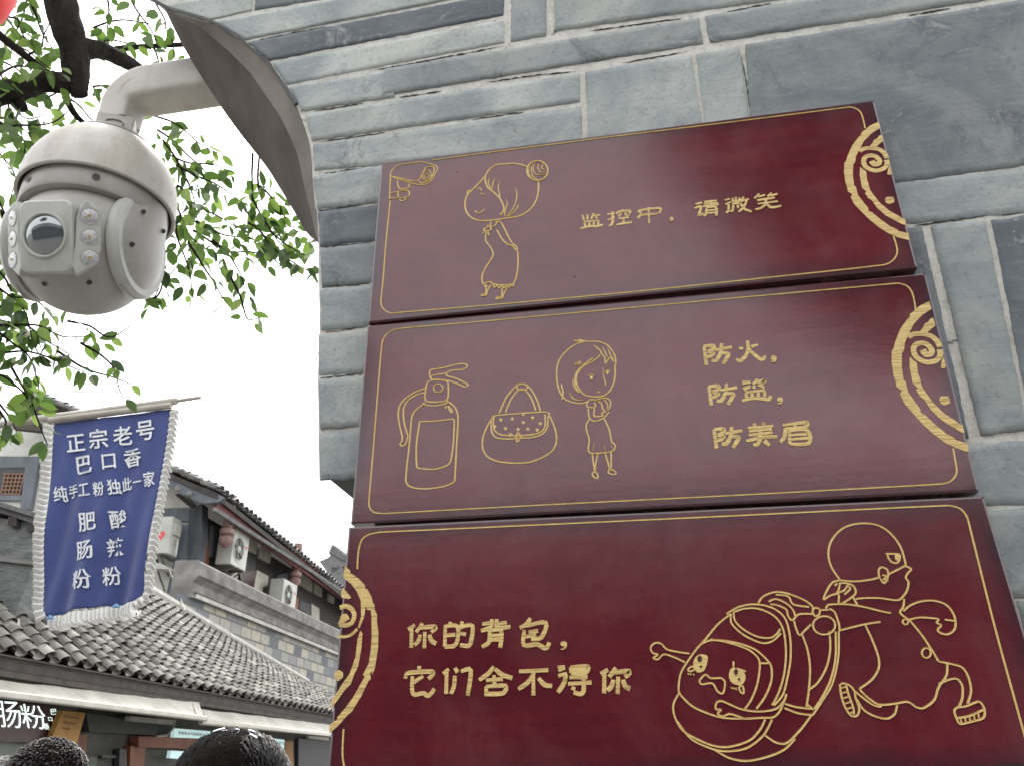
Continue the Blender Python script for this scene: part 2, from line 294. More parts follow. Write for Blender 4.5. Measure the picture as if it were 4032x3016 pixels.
# ------------------------------------------------------------------ mesh helpers
def base_of(o):
    while o.parent: o = o.parent
    return o.location.copy() if o.type == 'EMPTY' else V((0, 0, 0))
def thing(name, label, cat, loc=(0, 0, 0), group=None):
    o = bpy.data.objects.new(name, None); COL.objects.link(o); o.location = loc; o.empty_display_size = .1
    o['label'] = label; o['category'] = cat
    if group: o['group'] = group
    return o
def tag(o, label, cat, group=None):
    o['label'] = label; o['category'] = cat
    if group: o['group'] = group
    return o
class MB:
    def __init__(s): s.v = []; s.f = []; s.a = []; s.mi = []; s.cur = 0
    def add(s, vs, fs, a=0.0):
        k = len(s.v); s.v += [tuple(x) for x in vs]; s.f += [tuple(i + k for i in f) for f in fs]
        s.a += [a] * len(vs) if not isinstance(a, list) else a; s.mi += [s.cur] * len(fs)
    def prism(s, pts, ext, a=0.0):
        pts = [V(p) for p in pts]; e = V(ext); n = len(pts)
        tri = tessellate_polygon([pts]); vs = pts + [p + e for p in pts]
        nrm = V((0, 0, 0))
        for i in range(n): nrm += pts[i].cross(pts[(i + 1) % n])
        fs = []
        flip = nrm.dot(e) > 0
        for t in tri:
            p, q, r = (pts[i] for i in t)
            t2 = t if ((q - p).cross(r - p)).dot(e) < 0 else t[::-1]
            fs.append(tuple(t2)); fs.append(tuple(i + n for i in t2[::-1]))
        for i in range(n):
            j = (i + 1) % n
            fs.append((i, n + i, n + j, j) if not flip else (i, j, n + j, n + i))
        # side winding: make outward
        s.add(vs, fs, a)
    def box(s, c, sx, sy, sz, ax=None, a=0.0):
        X, Y, Z = ax or (V((1, 0, 0)), V((0, 1, 0)), V((0, 0, 1))); c = V(c)
        vs = [c + X * (i * sx / 2) + Y * (j * sy / 2) + Z * (k * sz / 2) for i in (-1, 1) for j in (-1, 1) for k in (-1, 1)]
        s.add(vs, [(0, 1, 3, 2), (4, 6, 7, 5), (0, 4, 5, 1), (2, 3, 7, 6), (0, 2, 6, 4), (1, 5, 7, 3)], a)
    def tube(s, pts, rad, n=8, cap=True, a=0.0, jit=0):
        pts = [V(p) for p in pts]; k = len(pts); rad = rad if hasattr(rad, '__len__') else [rad] * k
        t0 = (pts[1] - pts[0]).normalized(); u = t0.orthogonal().normalized(); vs = []
        for i, p in enumerate(pts):
            t = (pts[min(i + 1, k - 1)] - pts[max(i - 1, 0)]).normalized()
            u = (u - t * u.dot(t)).normalized(); w_ = t.cross(u)
            for j in range(n):
                an = 2 * math.pi * j / n; r = rad[i] * (1 + jit * noise.noise(p * 23 + V((j * 1.7, 0, 0))))
                vs.append(p + (u * math.cos(an) + w_ * math.sin(an)) * r)
        fs = [(i * n + j, i * n + (j + 1) % n, (i + 1) * n + (j + 1) % n, (i + 1) * n + j) for i in range(k - 1) for j in range(n)]
        if cap: fs += [tuple(range(n))[::-1], tuple((k - 1) * n + j for j in range(n))]
        s.add(vs, fs, a)
    def lathe(s, prof, c, ax=None, n=48, ang=(0, 2 * math.pi), a=0.0, close=True):
        X, Y, Z = ax or (V((1, 0, 0)), V((0, 1, 0)), V((0, 0, 1))); c = V(c); vs = []; k = len(prof)
        full = abs(ang[1] - ang[0] - 2 * math.pi) < 1e-6; m = n if full else n + 1
        for i in range(m):
            t = ang[0] + (ang[1] - ang[0]) * i / n
            for r, z in prof: vs.append(c + X * (r * math.cos(t)) + Y * (r * math.sin(t)) + Z * z)
        fs = []
        for i in range(n):
            j = (i + 1) % m
            for q in range(k - 1): fs.append((i * k + q, j * k + q, j * k + q + 1, i * k + q + 1))
        s.add(vs, fs, a)
    def build(s, name, mat_, parent=None, smooth=False, attr=None, weld=False, bevel=0, ori=True):
        me = bpy.data.meshes.new(name); me.from_pydata(s.v, [], s.f)
        mats = mat_ if isinstance(mat_, (list, tuple)) else [mat_]
        for m_ in mats: me.materials.append(m_)
        if len(mats) > 1: me.polygons.foreach_set('material_index', s.mi)
        if attr:
            at = me.attributes.new(attr, 'FLOAT', 'POINT')
            at.data.foreach_set('value', s.a)
        bm = bmesh.new(); bm.from_mesh(me)
        if weld: bmesh.ops.remove_doubles(bm, verts=bm.verts, dist=1e-5)
        if ori: bmesh.ops.recalc_face_normals(bm, faces=bm.faces)
        bm.to_mesh(me); bm.free()
        o = bpy.data.objects.new(name, me); COL.objects.link(o)
        if parent: me.transform(Matrix.Translation(-base_of(parent))); o.parent = parent
        if smooth:
            me.polygons.foreach_set('use_smooth', [True] * len(me.polygons))
            try: me.set_sharp_from_angle(angle=math.radians(38))
            except Exception: pass
        if bevel:
            b = o.modifiers.new('bevel', 'BEVEL'); b.width = bevel; b.segments = 2; b.limit_method = 'ANGLE'
        return o
def smooth_path(p, sub=5, closed=False):
    p = [V((x[0], x[1])) for x in p]; n = len(p)
    if n < 3: return p
    out = []
    for i in range(n if closed else n - 1):
        if closed: a, b, c, d = p[(i - 1) % n], p[i], p[(i + 1) % n], p[(i + 2) % n]
        else: a, b, c, d = p[max(i - 1, 0)], p[i], p[i + 1], p[min(i + 2, n - 1)]
        L_ = (c - b).length; m0 = (c - a) * .5; m1 = (d - b) * .5        # tangents limited so that short bends after long runs do not overshoot
        if m0.length > L_: m0 = m0 * (L_ / m0.length)
        if m1.length > L_: m1 = m1 * (L_ / m1.length)
        for k in range(sub):
            t = k / sub; t2, t3 = t * t, t * t * t
            out.append(b * (2 * t3 - 3 * t2 + 1) + m0 * (t3 - 2 * t2 + t) + c * (3 * t2 - 2 * t3) + m1 * (t3 - t2))
    out.append(p[0] if closed else p[-1]); return out
def parse(s): return [[tuple(float(q) for q in pt.split(',')) for pt in st_.split()] for st_ in s.strip().split(';') if st_.strip()]

# ------------------------------------------------------------------ the brick wall end
wall = thing('brick_wall', 'grey brick wall end that carries the three red sign boards', 'wall', (0.3, 1.3, 0))
def wY(f, x, y, Y=YW): return onY(*f(x, y), Y)
def lerp(a, b, t): return a + (b - a) * t
class Bricks:
    def __init__(s): s.v = []; s.f = []; s.t = []
    def add(s, q, tint, dark=0.0, chip=1.0):
        q = [V((p.x, p.z)) for p in q]; g_ = .0004; q = [q[0] + V((-g_, g_)), q[1] + V((g_, g_)), q[2] + V((g_, -g_)), q[3] + V((-g_, -g_))]; wdt = max((q[1] - q[0]).length, .02); hgt = max((q[3] - q[0]).length, .02)
        nx, ny = max(int(wdt / .0055), 4), max(int(hgt / .0055), 4); k0 = len(s.v); sd_ = random.random() * 50
        tilt = (random.uniform(-.0012, .0012), random.uniform(-.001, .001)); lift = random.uniform(.0004, .0022); seed = random.random()
        for j in range(ny + 1):
            for i in range(nx + 1):
                u, v = i / nx, j / ny
                if i == 1: u = .0016 / wdt
                if i == nx - 1: u = 1 - .0016 / wdt
                if j == 1: v = .0016 / hgt
                if j == ny - 1: v = 1 - .0016 / hgt
                p = lerp(lerp(q[0], q[1], u), lerp(q[3], q[2], u), v)
                edge = i in (0, nx) or j in (0, ny); inner = i in (1, nx - 1) or j in (1, ny - 1)
                n1 = noise.noise(V((p.x * 30, p.y * 30, sd_))); n2 = noise.noise(V((p.x * 110, p.y * 110, sd_ + 9)))
                amp = .0022 * chip
                if edge or inner: p = p + V((n2 * amp * .6 + n1 * amp * .4, noise.noise(V((p.x * 70, p.y * 70, sd_ + 33))) * amp))
                h = lift + tilt[0] * (u - .5) + tilt[1] * (v - .5) + n1 * .0006
                if inner: h -= max(0, n1 + n2 * .7) * .0016
                if edge: h = -.0022
                s.v.append((p.x, YW - h, p.y)); s.t.append((tint, dark, seed, 1))
        for j in range(ny):
            for i in range(nx):
                a = k0 + j * (nx + 1) + i; s.f.append((a, a + 1, a + nx + 2, a + nx + 1))
    def build(s, name, parent):
        me = bpy.data.meshes.new(name); me.from_pydata(s.v, [], s.f); me.materials.append(M['brick'])
        at = me.attributes.new('tint', 'FLOAT_COLOR', 'POINT'); at.data.foreach_set('color', [c for t in s.t for c in t])
        me.polygons.foreach_set('use_smooth', [True] * len(me.polygons))
        o = bpy.data.objects.new(name, me); COL.objects.link(o); me.transform(Matrix.Translation(-base_of(parent))); o.parent = parent
        return o
B = Bricks(); QUADS = []
def Q(f, tl, tr, br, bl, tint, dark=0.0):
    c4 = [wY(*(c if len(c) == 3 else (f, *c))) for c in (tl, tr, br, bl)]
    QUADS.append([V((p.x, p.z)) for p in c4]); B.add(c4, tint, dark)
Q(W1, (52, 32), (484, -45), (482, 50), (288, 96), .62)
Q(W1, (497, -35), (900, -105), (862, -8), (494, 50), .22, .10)
Q(W1, (872, -100), (1700, -260), (1470, -118), (870, -10), .65)
Q(W1, (300, 108), (1472, -105), (1474, -8), (452, 194), .68, -.01)
Q(W1, (1488, -110), (1712, -150), (1708, -52), (1488, -10), .6)
Q(W1, (458, 207), (1706, -38), (1700, 74), (566, 294), .10, .06)
Q(W1, (577, 306), (1700, 96), (1704, 206), (652, 410), .74)
Q(W1, (1736, -100), (1906, -130), (1906, 174), (1734, 204), .56)
Q(W2, (-24, -100), (1300, -330), (1126, -12), (-20, 150), .58)
Q(W1, (662, 424), (1172, 344), (1170, 470), (722, 540), .70)
Q(W2, (-836, 332), (668, 86), (688, 208), (-840, 458), .44, .05)
Q(W2, (694, 80), (2300, -190), (2300, -40), (718, 205), .45, .02)
Q(W1, (738, 556), (2068, 356), (2070, 494), (772, 684), .66, .0)
Q(W1, (775, 700), (2076, 514), (2084, 720), (784, 826), .60)
Q(W2, (126, 346), (632, 262), (690, 660), (142, 720), .62)
Q(W2, (652, 256), (860, 222), (912, 610), (702, 650), .56)
Q(W2, (888, 216), (2330, -18), (2330, 772), (932, 960), .30, .055)
Q(WR, (50, 524), (478, 472), (490, 600), (60, 640), .66)
Q(WR, (60, 650), (166, 642), (300, 1240), (160, 1262), .12, .05)
Q(WR, (190, 640), (346, 624), (466, 1218), (332, 1236), .48, .01)
Q(WR, (364, 624), (500, 606), (620, 1195), (478, 1218), .16, .06)
Q(WR, (250, 1262), (520, 1240), (560, 1424), (250, 1436), .64)
Q(WR, (250, 1450), (560, 1432), (620, 1690), (250, 1700), .52)
Q(W4, (157, 572), (1000, 446), (1000, 742), (190, 825), .58, .02)
Q(W4, (198, 845), (1000, 755), (1000, 1025), (212, 1112), .20, .12)
Q(W4, (212, 1130), (1000, 1040), (1000, 1345), (225, 1425), .38, .05)
Q(W3, (108, 724), (600, 668), (600, 838), (110, 878), .58)
Q(W3, (100, 892), (600, 852), (600, 1018), (100, 1050), .56)
Q(W3, (102, 1064), (600, 1032), (600, 1220), (108, 1256), .62)
Q(W3, (100, 1268), (600, 1232), (600, 1425), (105, 1450), .58)
# courses that run on beside, above and below the boards: fill every stretch of a course that is still free
def in_quad(q, x, z):
    sg = 0
    for i in range(4):
        a_, b_ = q[i], q[(i + 1) % 4]; c_ = (b_.x - a_.x) * (z - a_.y) - (b_.y - a_.y) * (x - a_.x)
        if abs(c_) < 1e-12: continue
        if sg and (c_ > 0) != (sg > 0): return False
        sg = c_
    return True
traced = list(QUADS)
EDGE = [wY(W1, *p) for p in [(-200, -100), (20, 12), (58, 36), (200, 84), (290, 106), (440, 202), (560, 304), (640, 420), (705, 522), (742, 622), (776, 800)]] + [wY(W3, *p) for p in [(95, 420), (105, 560), (108, 710), (106, 1448)]]
EZ = [p.z for p in EDGE][::-1]; EX = [p.x for p in EDGE][::-1]; ZB_ = wY(W3, 106, 1448).z
rc = random.Random(11); zc = 3.33
while zc > .1:
    hh = .0775; run = None; x = -1.05; mx = rc.uniform(.18, .36)
    while x < 1.735:
        lft = (max(float(np.interp(zc, EZ, EX)), float(np.interp(zc - hh, EZ, EX))) + .012) if zc - hh > ZB_ else -.392
        free = x > lft and not any(in_quad(q, x, zc - f_ * hh) for q in traced for f_ in (.08, .36, .64, .92))
        if free and run is None: run = x
        if run is not None and (not free or x - run >= mx or x >= 1.72):
            if x - run > .045: B.add([V((run, 0, zc - .004)), V((x - .010, 0, zc - .004)), V((x - .010, 0, zc - hh + .004)), V((run, 0, zc - hh + .004))], rc.uniform(.3, .75), rc.uniform(-.02, .05))
            run = None; mx = rc.uniform(.18, .36)
        x += .01
    zc -= hh
B.build('bricks', wall)
# mortar bed and the body of the wall behind it
front = [(-90, -40), (20, 12), (58, 36), (200, 84), (290, 106), (440, 202), (560, 304), (640, 420), (705, 522), (742, 622), (766, 702), (776, 800)]
fr = [wY(W1, *p) for p in front] + [wY(W4, *p) for p in [(160, 575), (180, 800), (196, 850), (206, 1080)]]
low = [wY(W3, *p) for p in [(104, 700), (108, 885), (100, 1055), (104, 1260), (106, 1448)]]
zb = low[-1].z; xl = -.40
prof = fr + low
ft = [V((p.x - .0015, YW + .0015, p.z)) for p in prof]
body = ft + [V((xl, YW + .0015, zb)), V((xl, YW + .0015, 0)), V((1.75, YW + .0015, 0)), V((1.75, YW + .0015, 3.35)), V((ft[0].x, YW + .0015, 3.35))]
m = MB(); m.prism(body, (0, .004, 0)); m.build('mortar', M['mortar'], wall)
m = MB(); xs = low[0].x + .012
body2 = [V((xs, YW + .006, 3.34))] + [V((p.x + .012, YW + .006, p.z + .002)) for p in low] + [ V((xl + .004, YW + .006, zb + .002)), V((xl + .004, YW + .006, 0)), V((1.74, YW + .006, 0)), V((1.74, YW + .006, 3.34))]
m.prism(body2, (0, .62, 0)); m.build('core', M['stone_dark'], wall)
# plastered flare that curves out under the eave: two facets swept from the brick edge to the rear edge
YS = YW + .13
sil = [onY(*W1(*p), YS) for p in [(-70, -36), (30, 24), (66, 60), (105, 142), (150, 230), (220, 345), (290, 455), (360, 560), (430, 655), (500, 742), (560, 820)]] + [onY(*W4(*p), YS) for p in [(0, 820), (50, 905), (90, 980), (150, 1050), (205, 1085)]]
def resamp(pts, n):
    L = [0]
    for a, b in zip(pts, pts[1:]): L.append(L[-1] + (b - a).length)
    out = []
    for i in range(n):
        t = L[-1] * i / (n - 1); j = 0
        while j < len(L) - 2 and L[j + 1] < t: j += 1
        out.append(pts[j].lerp(pts[j + 1], (t - L[j]) / max(L[j + 1] - L[j], 1e-9)))
    return out
NS = 40
fa = resamp([V((p.x + .0, YW + .004, p.z)) for p in fr], NS); sa = resamp(sil, NS)
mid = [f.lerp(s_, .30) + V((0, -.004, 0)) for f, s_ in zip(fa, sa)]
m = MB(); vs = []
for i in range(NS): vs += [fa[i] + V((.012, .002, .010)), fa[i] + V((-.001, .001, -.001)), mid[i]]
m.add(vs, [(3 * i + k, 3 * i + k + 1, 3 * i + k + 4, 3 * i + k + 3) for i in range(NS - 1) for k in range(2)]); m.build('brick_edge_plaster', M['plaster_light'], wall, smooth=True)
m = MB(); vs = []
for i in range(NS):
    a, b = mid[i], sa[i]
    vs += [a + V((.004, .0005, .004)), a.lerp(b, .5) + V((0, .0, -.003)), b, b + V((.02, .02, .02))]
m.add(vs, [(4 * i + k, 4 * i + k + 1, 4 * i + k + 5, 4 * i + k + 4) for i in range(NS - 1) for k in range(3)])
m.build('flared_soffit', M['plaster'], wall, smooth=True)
# open cracks where the pointing has fallen out of the joints
m = MB()
for f_, pts in ((W1, [(1040, 344), (1200, 318), (1400, 280), (1560, 250), (1705, 222)]), (W1, [(1600, 402), (1760, 378), (1900, 360), (2060, 346)]), (W1, [(1540, 580), (1660, 562), (1800, 542)]), (W1, [(1190, 472), (1290, 458), (1400, 440)]), (W1, [(470, 205), (640, 168), (840, 128)]), (W1, [(780, 538), (900, 520), (1020, 500)]), (W1, [(800, 688), (1000, 660), (1130, 640)]), (W2, [(866, 262), (884, 350), (898, 440), (914, 548)]), (W2, [(130, 150), (260, 132), (420, 110), (600, 86)]), (W2, [(780, 62), (880, 40), (1010, 16)]), (W2, [(1660, 74), (1760, 58), (1860, 40)]), (W2, [(300, 300), (460, 272), (620, 244)]), (W4, [(190, 832), (260, 832), (420, 806), (560, 792)]), (W4, [(215, 1122), (320, 1108), (480, 1092), (615, 1078)]), (W4, [(250, 1424), (420, 1408), (590, 1390)]), (W4, [(235, 550), (300, 545), (390, 532), (560, 506)]), (W3, [(125, 884), (185, 876), (275, 864)]), (W3, [(105, 1058), (215, 1048), (268, 1042)]), (WR, [(140, 640), (260, 624), (345, 612)]), (WR, [(395, 610), (470, 598)])):
    q = smooth_path([(p_.x, p_.z) for p_ in [wY(f_, *p__) for p__ in pts]], 14); n_ = len(q)
    P3 = [V((c.x, YW + .0005, c.y + .0016 * noise.noise(V((c.x * 160, c.y * 50, 7))))) for c in q]
    m.tube(P3, [max(.0004, .0017 * (.55 + .9 * noise.noise(V((c.x * 120, c.y * 120, 2))))) * min(1, 5 * (i + .2) / n_, 5 * (n_ - i) / n_) for i, c in enumerate(q)], 6)
m.build('joint_cracks', M['screw'], wall)
# dark seam along the brick edge
m = MB(); m.tube([V((p.x, YW - .001, p.z)) for p in fa[:26]], .0035, 6, jit=.8); m.build('seam', M['screw'], wall)

# ------------------------------------------------------------------ the three sign boards
class Plate:
    """collects flat gilded shapes lying on the front of a board"""
    def __init__(s): s.mb = MB(); s.k = 0
    def h(s): s.k += 1; return .0005 + .000018 * s.k
    def ribbon(s, pts, wd, taper=(1, 1), sub=5, closed=False, rim=True):
        """pts: photograph pixels.  a carved line: raised lips, hollow middle"""
        p = [onY(*q, YB) for q in pts]; p = smooth_path([(q.x, q.z) for q in p], sub, closed); n = len(p)
        if n < 2: return
        h = s.h(); vs = []
        for i, c in enumerate(p):
            a = p[(i - 1) % n] if closed else p[max(i - 1, 0)]; b = p[(i + 1) % n] if closed else p[min(i + 1, n - 1)]
            t = (b - a); t = t / max(t.length, 1e-9); nn = V((-t.y, t.x)); f = i / (n - 1)
            g = wd * (1 + .10 * noise.noise(V((c.x * 260, c.y * 260, 1.3))))
            g *= (lerp(taper[0], 1, min(f / .3, 1)) if f < .5 else lerp(taper[1], 1, min((1 - f) / .3, 1)))
            for o, hh in ((-.62, 0), (-.5, h + .0006), (-.12, h + .0001), (.12, h + .0001), (.5, h + .0006), (.62, 0)) if rim else ((-.55, 0), (-.5, h), (.5, h), (.55, 0)):
                q = c + nn * (g * o); vs.append((q.x, YB - hh, q.y))
        k = 6 if rim else 4
        s.mb.add(vs, [(i * k + j, i * k + j + 1, (i + 1) * k + j + 1, (i + 1) * k + j) for i in range(n - 1) for j in range(k - 1)])
    def poly(s, pts, world=False):
        p = pts if world else [onY(*q, YB) for q in pts]; p = [V((q.x, 0, q.z)) for q in p]; h = s.h()
        tri = tessellate_polygon([p]); n = len(p); vs = [(q.x, YB - h, q.z) for q in p] + [(q.x, YB + .0005, q.z) for q in p]
        s.mb.add(vs, [tuple(t) for t in tri] + [(i, (i + 1) % n, n + (i + 1) % n, n + i) for i in range(n)])
    def build(s, name, mt, parent): return s.mb.build(name, M[mt], parent)
def strokes(pl, f, data, wd, **k):
    for st_ in parse(data): pl.ribbon([f(*p) for p in st_], wd, **k)
def ell(cx, cy, rx, ry, rot=0, n=14):
    return [(cx + rx * math.cos(t) * math.cos(rot) - ry * math.sin(t) * math.sin(rot), cy + rx * math.cos(t) * math.sin(rot) + ry * math.sin(t) * math.cos(rot)) for t in [2 * math.pi * i / n for i in range(n)]]
def comma(pl, f, cx_, cy_, rx, ry, tail):
    pl.poly([f(*q) for q in ell(cx_, cy_, rx, ry, 0, 16)])
    t = [(cx_ + rx * .55, cy_), (cx_ + rx * .98, cy_ + ry * .2), (cx_ + rx * .85, cy_ + tail * .65), (cx_ + rx * .1, cy_ + tail), (cx_ - rx * .9, cy_ + tail * 1.02), (cx_ - rx * .8, cy_ + tail * .82), (cx_, cy_ + tail * .72), (cx_ + rx * .35, cy_ + tail * .3)]
    pl.poly([f(*q) for q in smooth_path(t, 3, True)[:-1]])
def board(corners, label):
    c = [onY(*ID(*p), YB) for p in corners]; ctr = sum(c, V()) / 4
    t = thing('sign_board', label, 'sign', (ctr.x, YB, min(p.z for p in c)), 'carved red sign boards on the brick wall')
    # front face as a fine grid so that rim wear can follow the outline
    us = [0, .0035] + [.03 * i for i in range(1, 33)] + [.9965, 1]; vz = [0, .009] + [.04 * i for i in range(1, 25)] + [.991, 1]
    NX, NZ = len(us) - 1, len(vz) - 1; vs, fs, at = [], [], []
    for j in range(NZ + 1):
        for i in range(NX + 1):
            u, v = us[i], vz[j]; p = c[0].lerp(c[1], u).lerp(c[3].lerp(c[2], u), v)
            d = min(u * .8, (1 - u) * .8, v * .31, (1 - v) * .31); b = i in (0, NX) or j in (0, NZ)
            vs.append((p.x, YB + (.0016 if b else 0), p.z)); at.append(max(0, 1 - d / .034) ** 1.3)
    for j in range(NZ):
        for i in range(NX): a = j * (NX + 1) + i; fs.append((a, a + 1, a + NX + 2, a + NX + 1))
    mb = MB(); mb.add(vs, fs, at)
    rim = [i for i in range(NX)] + [NX + j * (NX + 1) for j in range(NZ)] + [NZ * (NX + 1) + i for i in range(NX, 0, -1)] + [j * (NX + 1) for j in range(NZ, 0, -1)]
    rv = [vs[i] for i in rim]; n = len(rv)
    mb.add(rv + [(x, YW - .0055, z) for x, y, z in rv], [(i, (i + 1) % n, n + (i + 1) % n, n + i) for i in range(n)], .45)
    mb.build('panel', M['board'], t, smooth=False, attr='rim')
    return t
b1 = board([(823, 354), (1888, 217), (1982, 577), (795, 698)], 'top red sign board carved with a smiling girl and a bullet camera')
b2 = board([(793, 703.5), (2000, 590), (2115, 1060), (757, 1131)], 'middle red sign board carved with a fire extinguisher and handbag')
b3 = board([(753, 1137.5), (2125, 1071), (2300, 1651), (704, 1706)], 'lowest red sign board carved with a thief dragging a crying backpack')
LW = .0020
# --- board 1
p = Plate()
strokes(p, Z3, "132,425 125,490 115,590 105,720 97,800 102,830 130,850 160,849; 160,849 600,812 1100,765 1600,712 2000,668 2035,650 2051,622 2048,595 2037,560; 1930,152 1920,110 1910,88 1890,75 1870,71; 1872,71 1500,118 1000,180 600,231 290,272", LW * .8, sub=4)
p.build('border_line', 'gold', b1)
p = Plate()
strokes(p, ZA, "100,270 104,225 130,180 175,145 230,130 330,117 420,105 480,115 560,140 592,160 590,195 560,250 520,310 480,340 430,348 370,340 250,305 110,262; 110,256 200,275 300,300 385,312; 385,312 410,290; 470,165 540,155 560,175 555,220 520,280 470,320 430,330 400,315; 410,290 440,230 470,165; 175,300 180,350 195,390; 300,335 297,380; 195,385 240,388 292,378; 192,408 250,404 290,400; 190,412 270,405 300,425 298,455 280,475 200,488; 190,412 180,440 188,480; 100,430 185,420; 94,492 190,482; 200,490 205,510 225,517 250,508 258,485; 104,262 98,350 92,500", LW * .8, sub=4)
for e in (ell(484, 248, 44, 56, .35), ell(480, 258, 22, 30, .35)): p.ribbon([ZA(*q) for q in e], LW * .55, sub=3, closed=True); 
p.build('bullet_camera_drawing', 'gold', b1)
p = Plate()
strokes(p, ZA, "1100,245 1130,200 1180,155 1240,132 1310,130 1390,122 1470,135 1540,155; 1655,310 1655,400 1635,500 1590,580 1530,635 1450,675 1330,695 1200,715 1080,725 990,710 930,670 895,620 885,560 890,500 910,450; 1105,245 1050,310 980,380 930,430 910,460; 945,405 910,418 916,445; 1095,260 1100,320 1130,380 1190,430 1250,490 1285,560 1290,620 1250,665", LW * 1.05)
strokes(p, ZA, "1600,120 1580,190 1600,260 1650,295; 1560,150 1550,220 1585,270; 1620,110 1600,190 1640,240 1730,240; 1670,115 1650,160 1680,215 1735,215; 1710,120 1690,170 1725,195; 1145,265 1130,320 1145,370 1170,410; 1195,280 1175,340 1170,400; 1255,300 1235,370 1245,440 1255,485; 1310,490 1330,540 1312,600 1300,650 1305,680; 1405,360 1430,430 1420,520 1380,610 1320,680; 1455,540 1420,610 1340,680", LW * .75, taper=(.3, .6))
strokes(p, ZA, "1015,402 1035,380 1050,390 1060,412; 1045,446 1065,436; 1072,450 1098,447; 990,620 1010,640 1035,645 1065,630 1090,605; 1160,735 1150,780 1190,780 1220,745 1200,735; 1130,770 1110,800 1085,812 1090,830 1150,825 1155,795 1130,790; 1105,835 1068,858; 1125,832 1135,880; 1210,735 1255,737 1290,790 1330,870 1380,960 1420,990 1435,1020 1420,1030 1385,990 1330,970 1270,910 1220,820; 1110,845 1100,890 1105,940 1150,1000 1180,1070 1160,1130 1100,1220 1065,1300 1065,1360 1085,1395; 1430,1030 1440,1080 1440,1200 1425,1310 1395,1390; 1085,1390 1110,1375 1150,1368 1180,1390 1300,1400 1395,1390; 1090,1395 1098,1415 1120,1400; 1180,1400 1200,1425 1225,1405 1245,1430 1270,1408 1300,1430 1320,1408 1345,1425 1365,1402 1388,1412 1395,1390; 1110,1410 1100,1490 1065,1500 1060,1511 1105,1505 1118,1465 1155,1400; 1275,1430 1270,1520 1225,1530 1210,1546 1270,1540 1287,1505 1325,1430", LW * .9)
p.ribbon([ZA(*q) for q in ell(1645, 200, 110, 103)], LW, sub=3, closed=True)
p.build('girl_drawing', 'gold', b1)
p = Plate()
strokes(p, F1, "130,290 148,342; 180,285 180,335; 240,275 215,330; 235,302 305,288; 262,308 275,325; 150,357 292,345; 150,357 160,402; 195,352 200,400; 240,350 242,398; 287,346 282,395; 108,424 200,402 270,402 330,383; 370,287 445,272; 420,258 425,340 412,385 388,400; 375,342 445,315; 520,238 520,262; 465,290 472,263 592,250 584,278; 507,275 480,308; 545,270 560,297 592,287; 480,327 582,315; 530,320 530,372; 460,387 530,372 612,362; 665,265 690,247 882,226 872,280; 665,327 700,292 862,280; 692,250 692,308; 770,218 778,372; 1225,188 1290,172; 1215,228 1278,210 1258,295 1300,275; 1310,166 1432,152; 1375,148 1376,205; 1305,187 1440,174; 1298,210 1452,190; 1332,225 1327,280 1302,306; 1332,224 1420,215 1427,300; 1335,250 1415,243; 1335,275 1415,268; 1508,150 1558,138; 1512,192 1568,165; 1545,185 1545,252 1518,272; 1585,130 1585,162; 1615,120 1615,160; 1648,125 1648,155 1580,166; 1575,187 1652,178; 1590,200 1586,242 1565,266; 1632,195 1640,232; 1690,118 1665,170; 1672,157 1742,140; 1720,152 1690,218 1640,266; 1660,180 1700,235 1768,260; 1842,88 1793,136; 1832,118 1898,100; 1962,78 1922,116; 1950,107 2018,90; 1820,152 1960,130 1992,124; 1828,187 2022,160; 1905,140 1900,190 1860,225 1803,242; 1910,182 1960,220 2054,204", .0038, taper=(.75, .8), sub=4, rim=False)
comma(p, F1, 994, 329, 19, 17, 26)
p.build('lettering', 'goldfill', b1)
nails = MB()
for f_, x_, y_ in ((Z3, 383, 317), (Z3, 1582, 318), (Z3, 830, 712)):
    c_ = onY(*f_(x_, y_), YB); nails.lathe([(.0014, -.0004), (.0011, .0006), (0, .0008)], c_, (V((1, 0, 0)), UZ, V((0, -1, 0))), n=10)
nails.build('nail_heads', M['sign_dark'], b1)
# --- scroll ornament shared by the two upper boards, built on the first and moved down to the second
orn = ["715,225 690,235 620,270 560,320 528,345 525,370 500,390 430,480 380,590 362,650 344,672 340,770 355,880 374,935 380,980 432,1012 412,1038 440,1100 462,1132 540,1210 620,1290 720,1370 830,1440 930,1480 1050,1510 1040,1435 1005,1428 930,1412 918,1395 840,1360 730,1280 640,1205 606,1195 600,1160 560,1110 490,1020 468,930 450,920 435,800 440,690 462,660 470,600 500,540 560,430 640,350 735,290",
       "745,365 720,378 700,405 662,425 652,452 615,495 685,500 720,470 770,430",
       "515,715 510,800 535,940 586,985 566,995 600,1050 640,1075 700,1160 790,1240 880,1290 960,1330 1015,1355 1000,1280 985,1278 920,1240 830,1190 740,1115 725,1100 660,1020 620,960 607,900 590,860 580,765 548,745",
       "835,700 858,780 840,802 808,798 815,750", "783,1070 800,1042 868,1040 886,1070 882,1100 832,1120 795,1102"]
spi = "505,545 560,518 640,512 720,525 775,565 806,620; 800,640 806,690 765,735 690,756 620,740 568,705 552,650 570,612 620,592 680,600 725,645 715,680 670,688 640,650"
d2 = onY(*ZD2(702, 1053), YB) - onY(*ZD(833, 1078), YB)
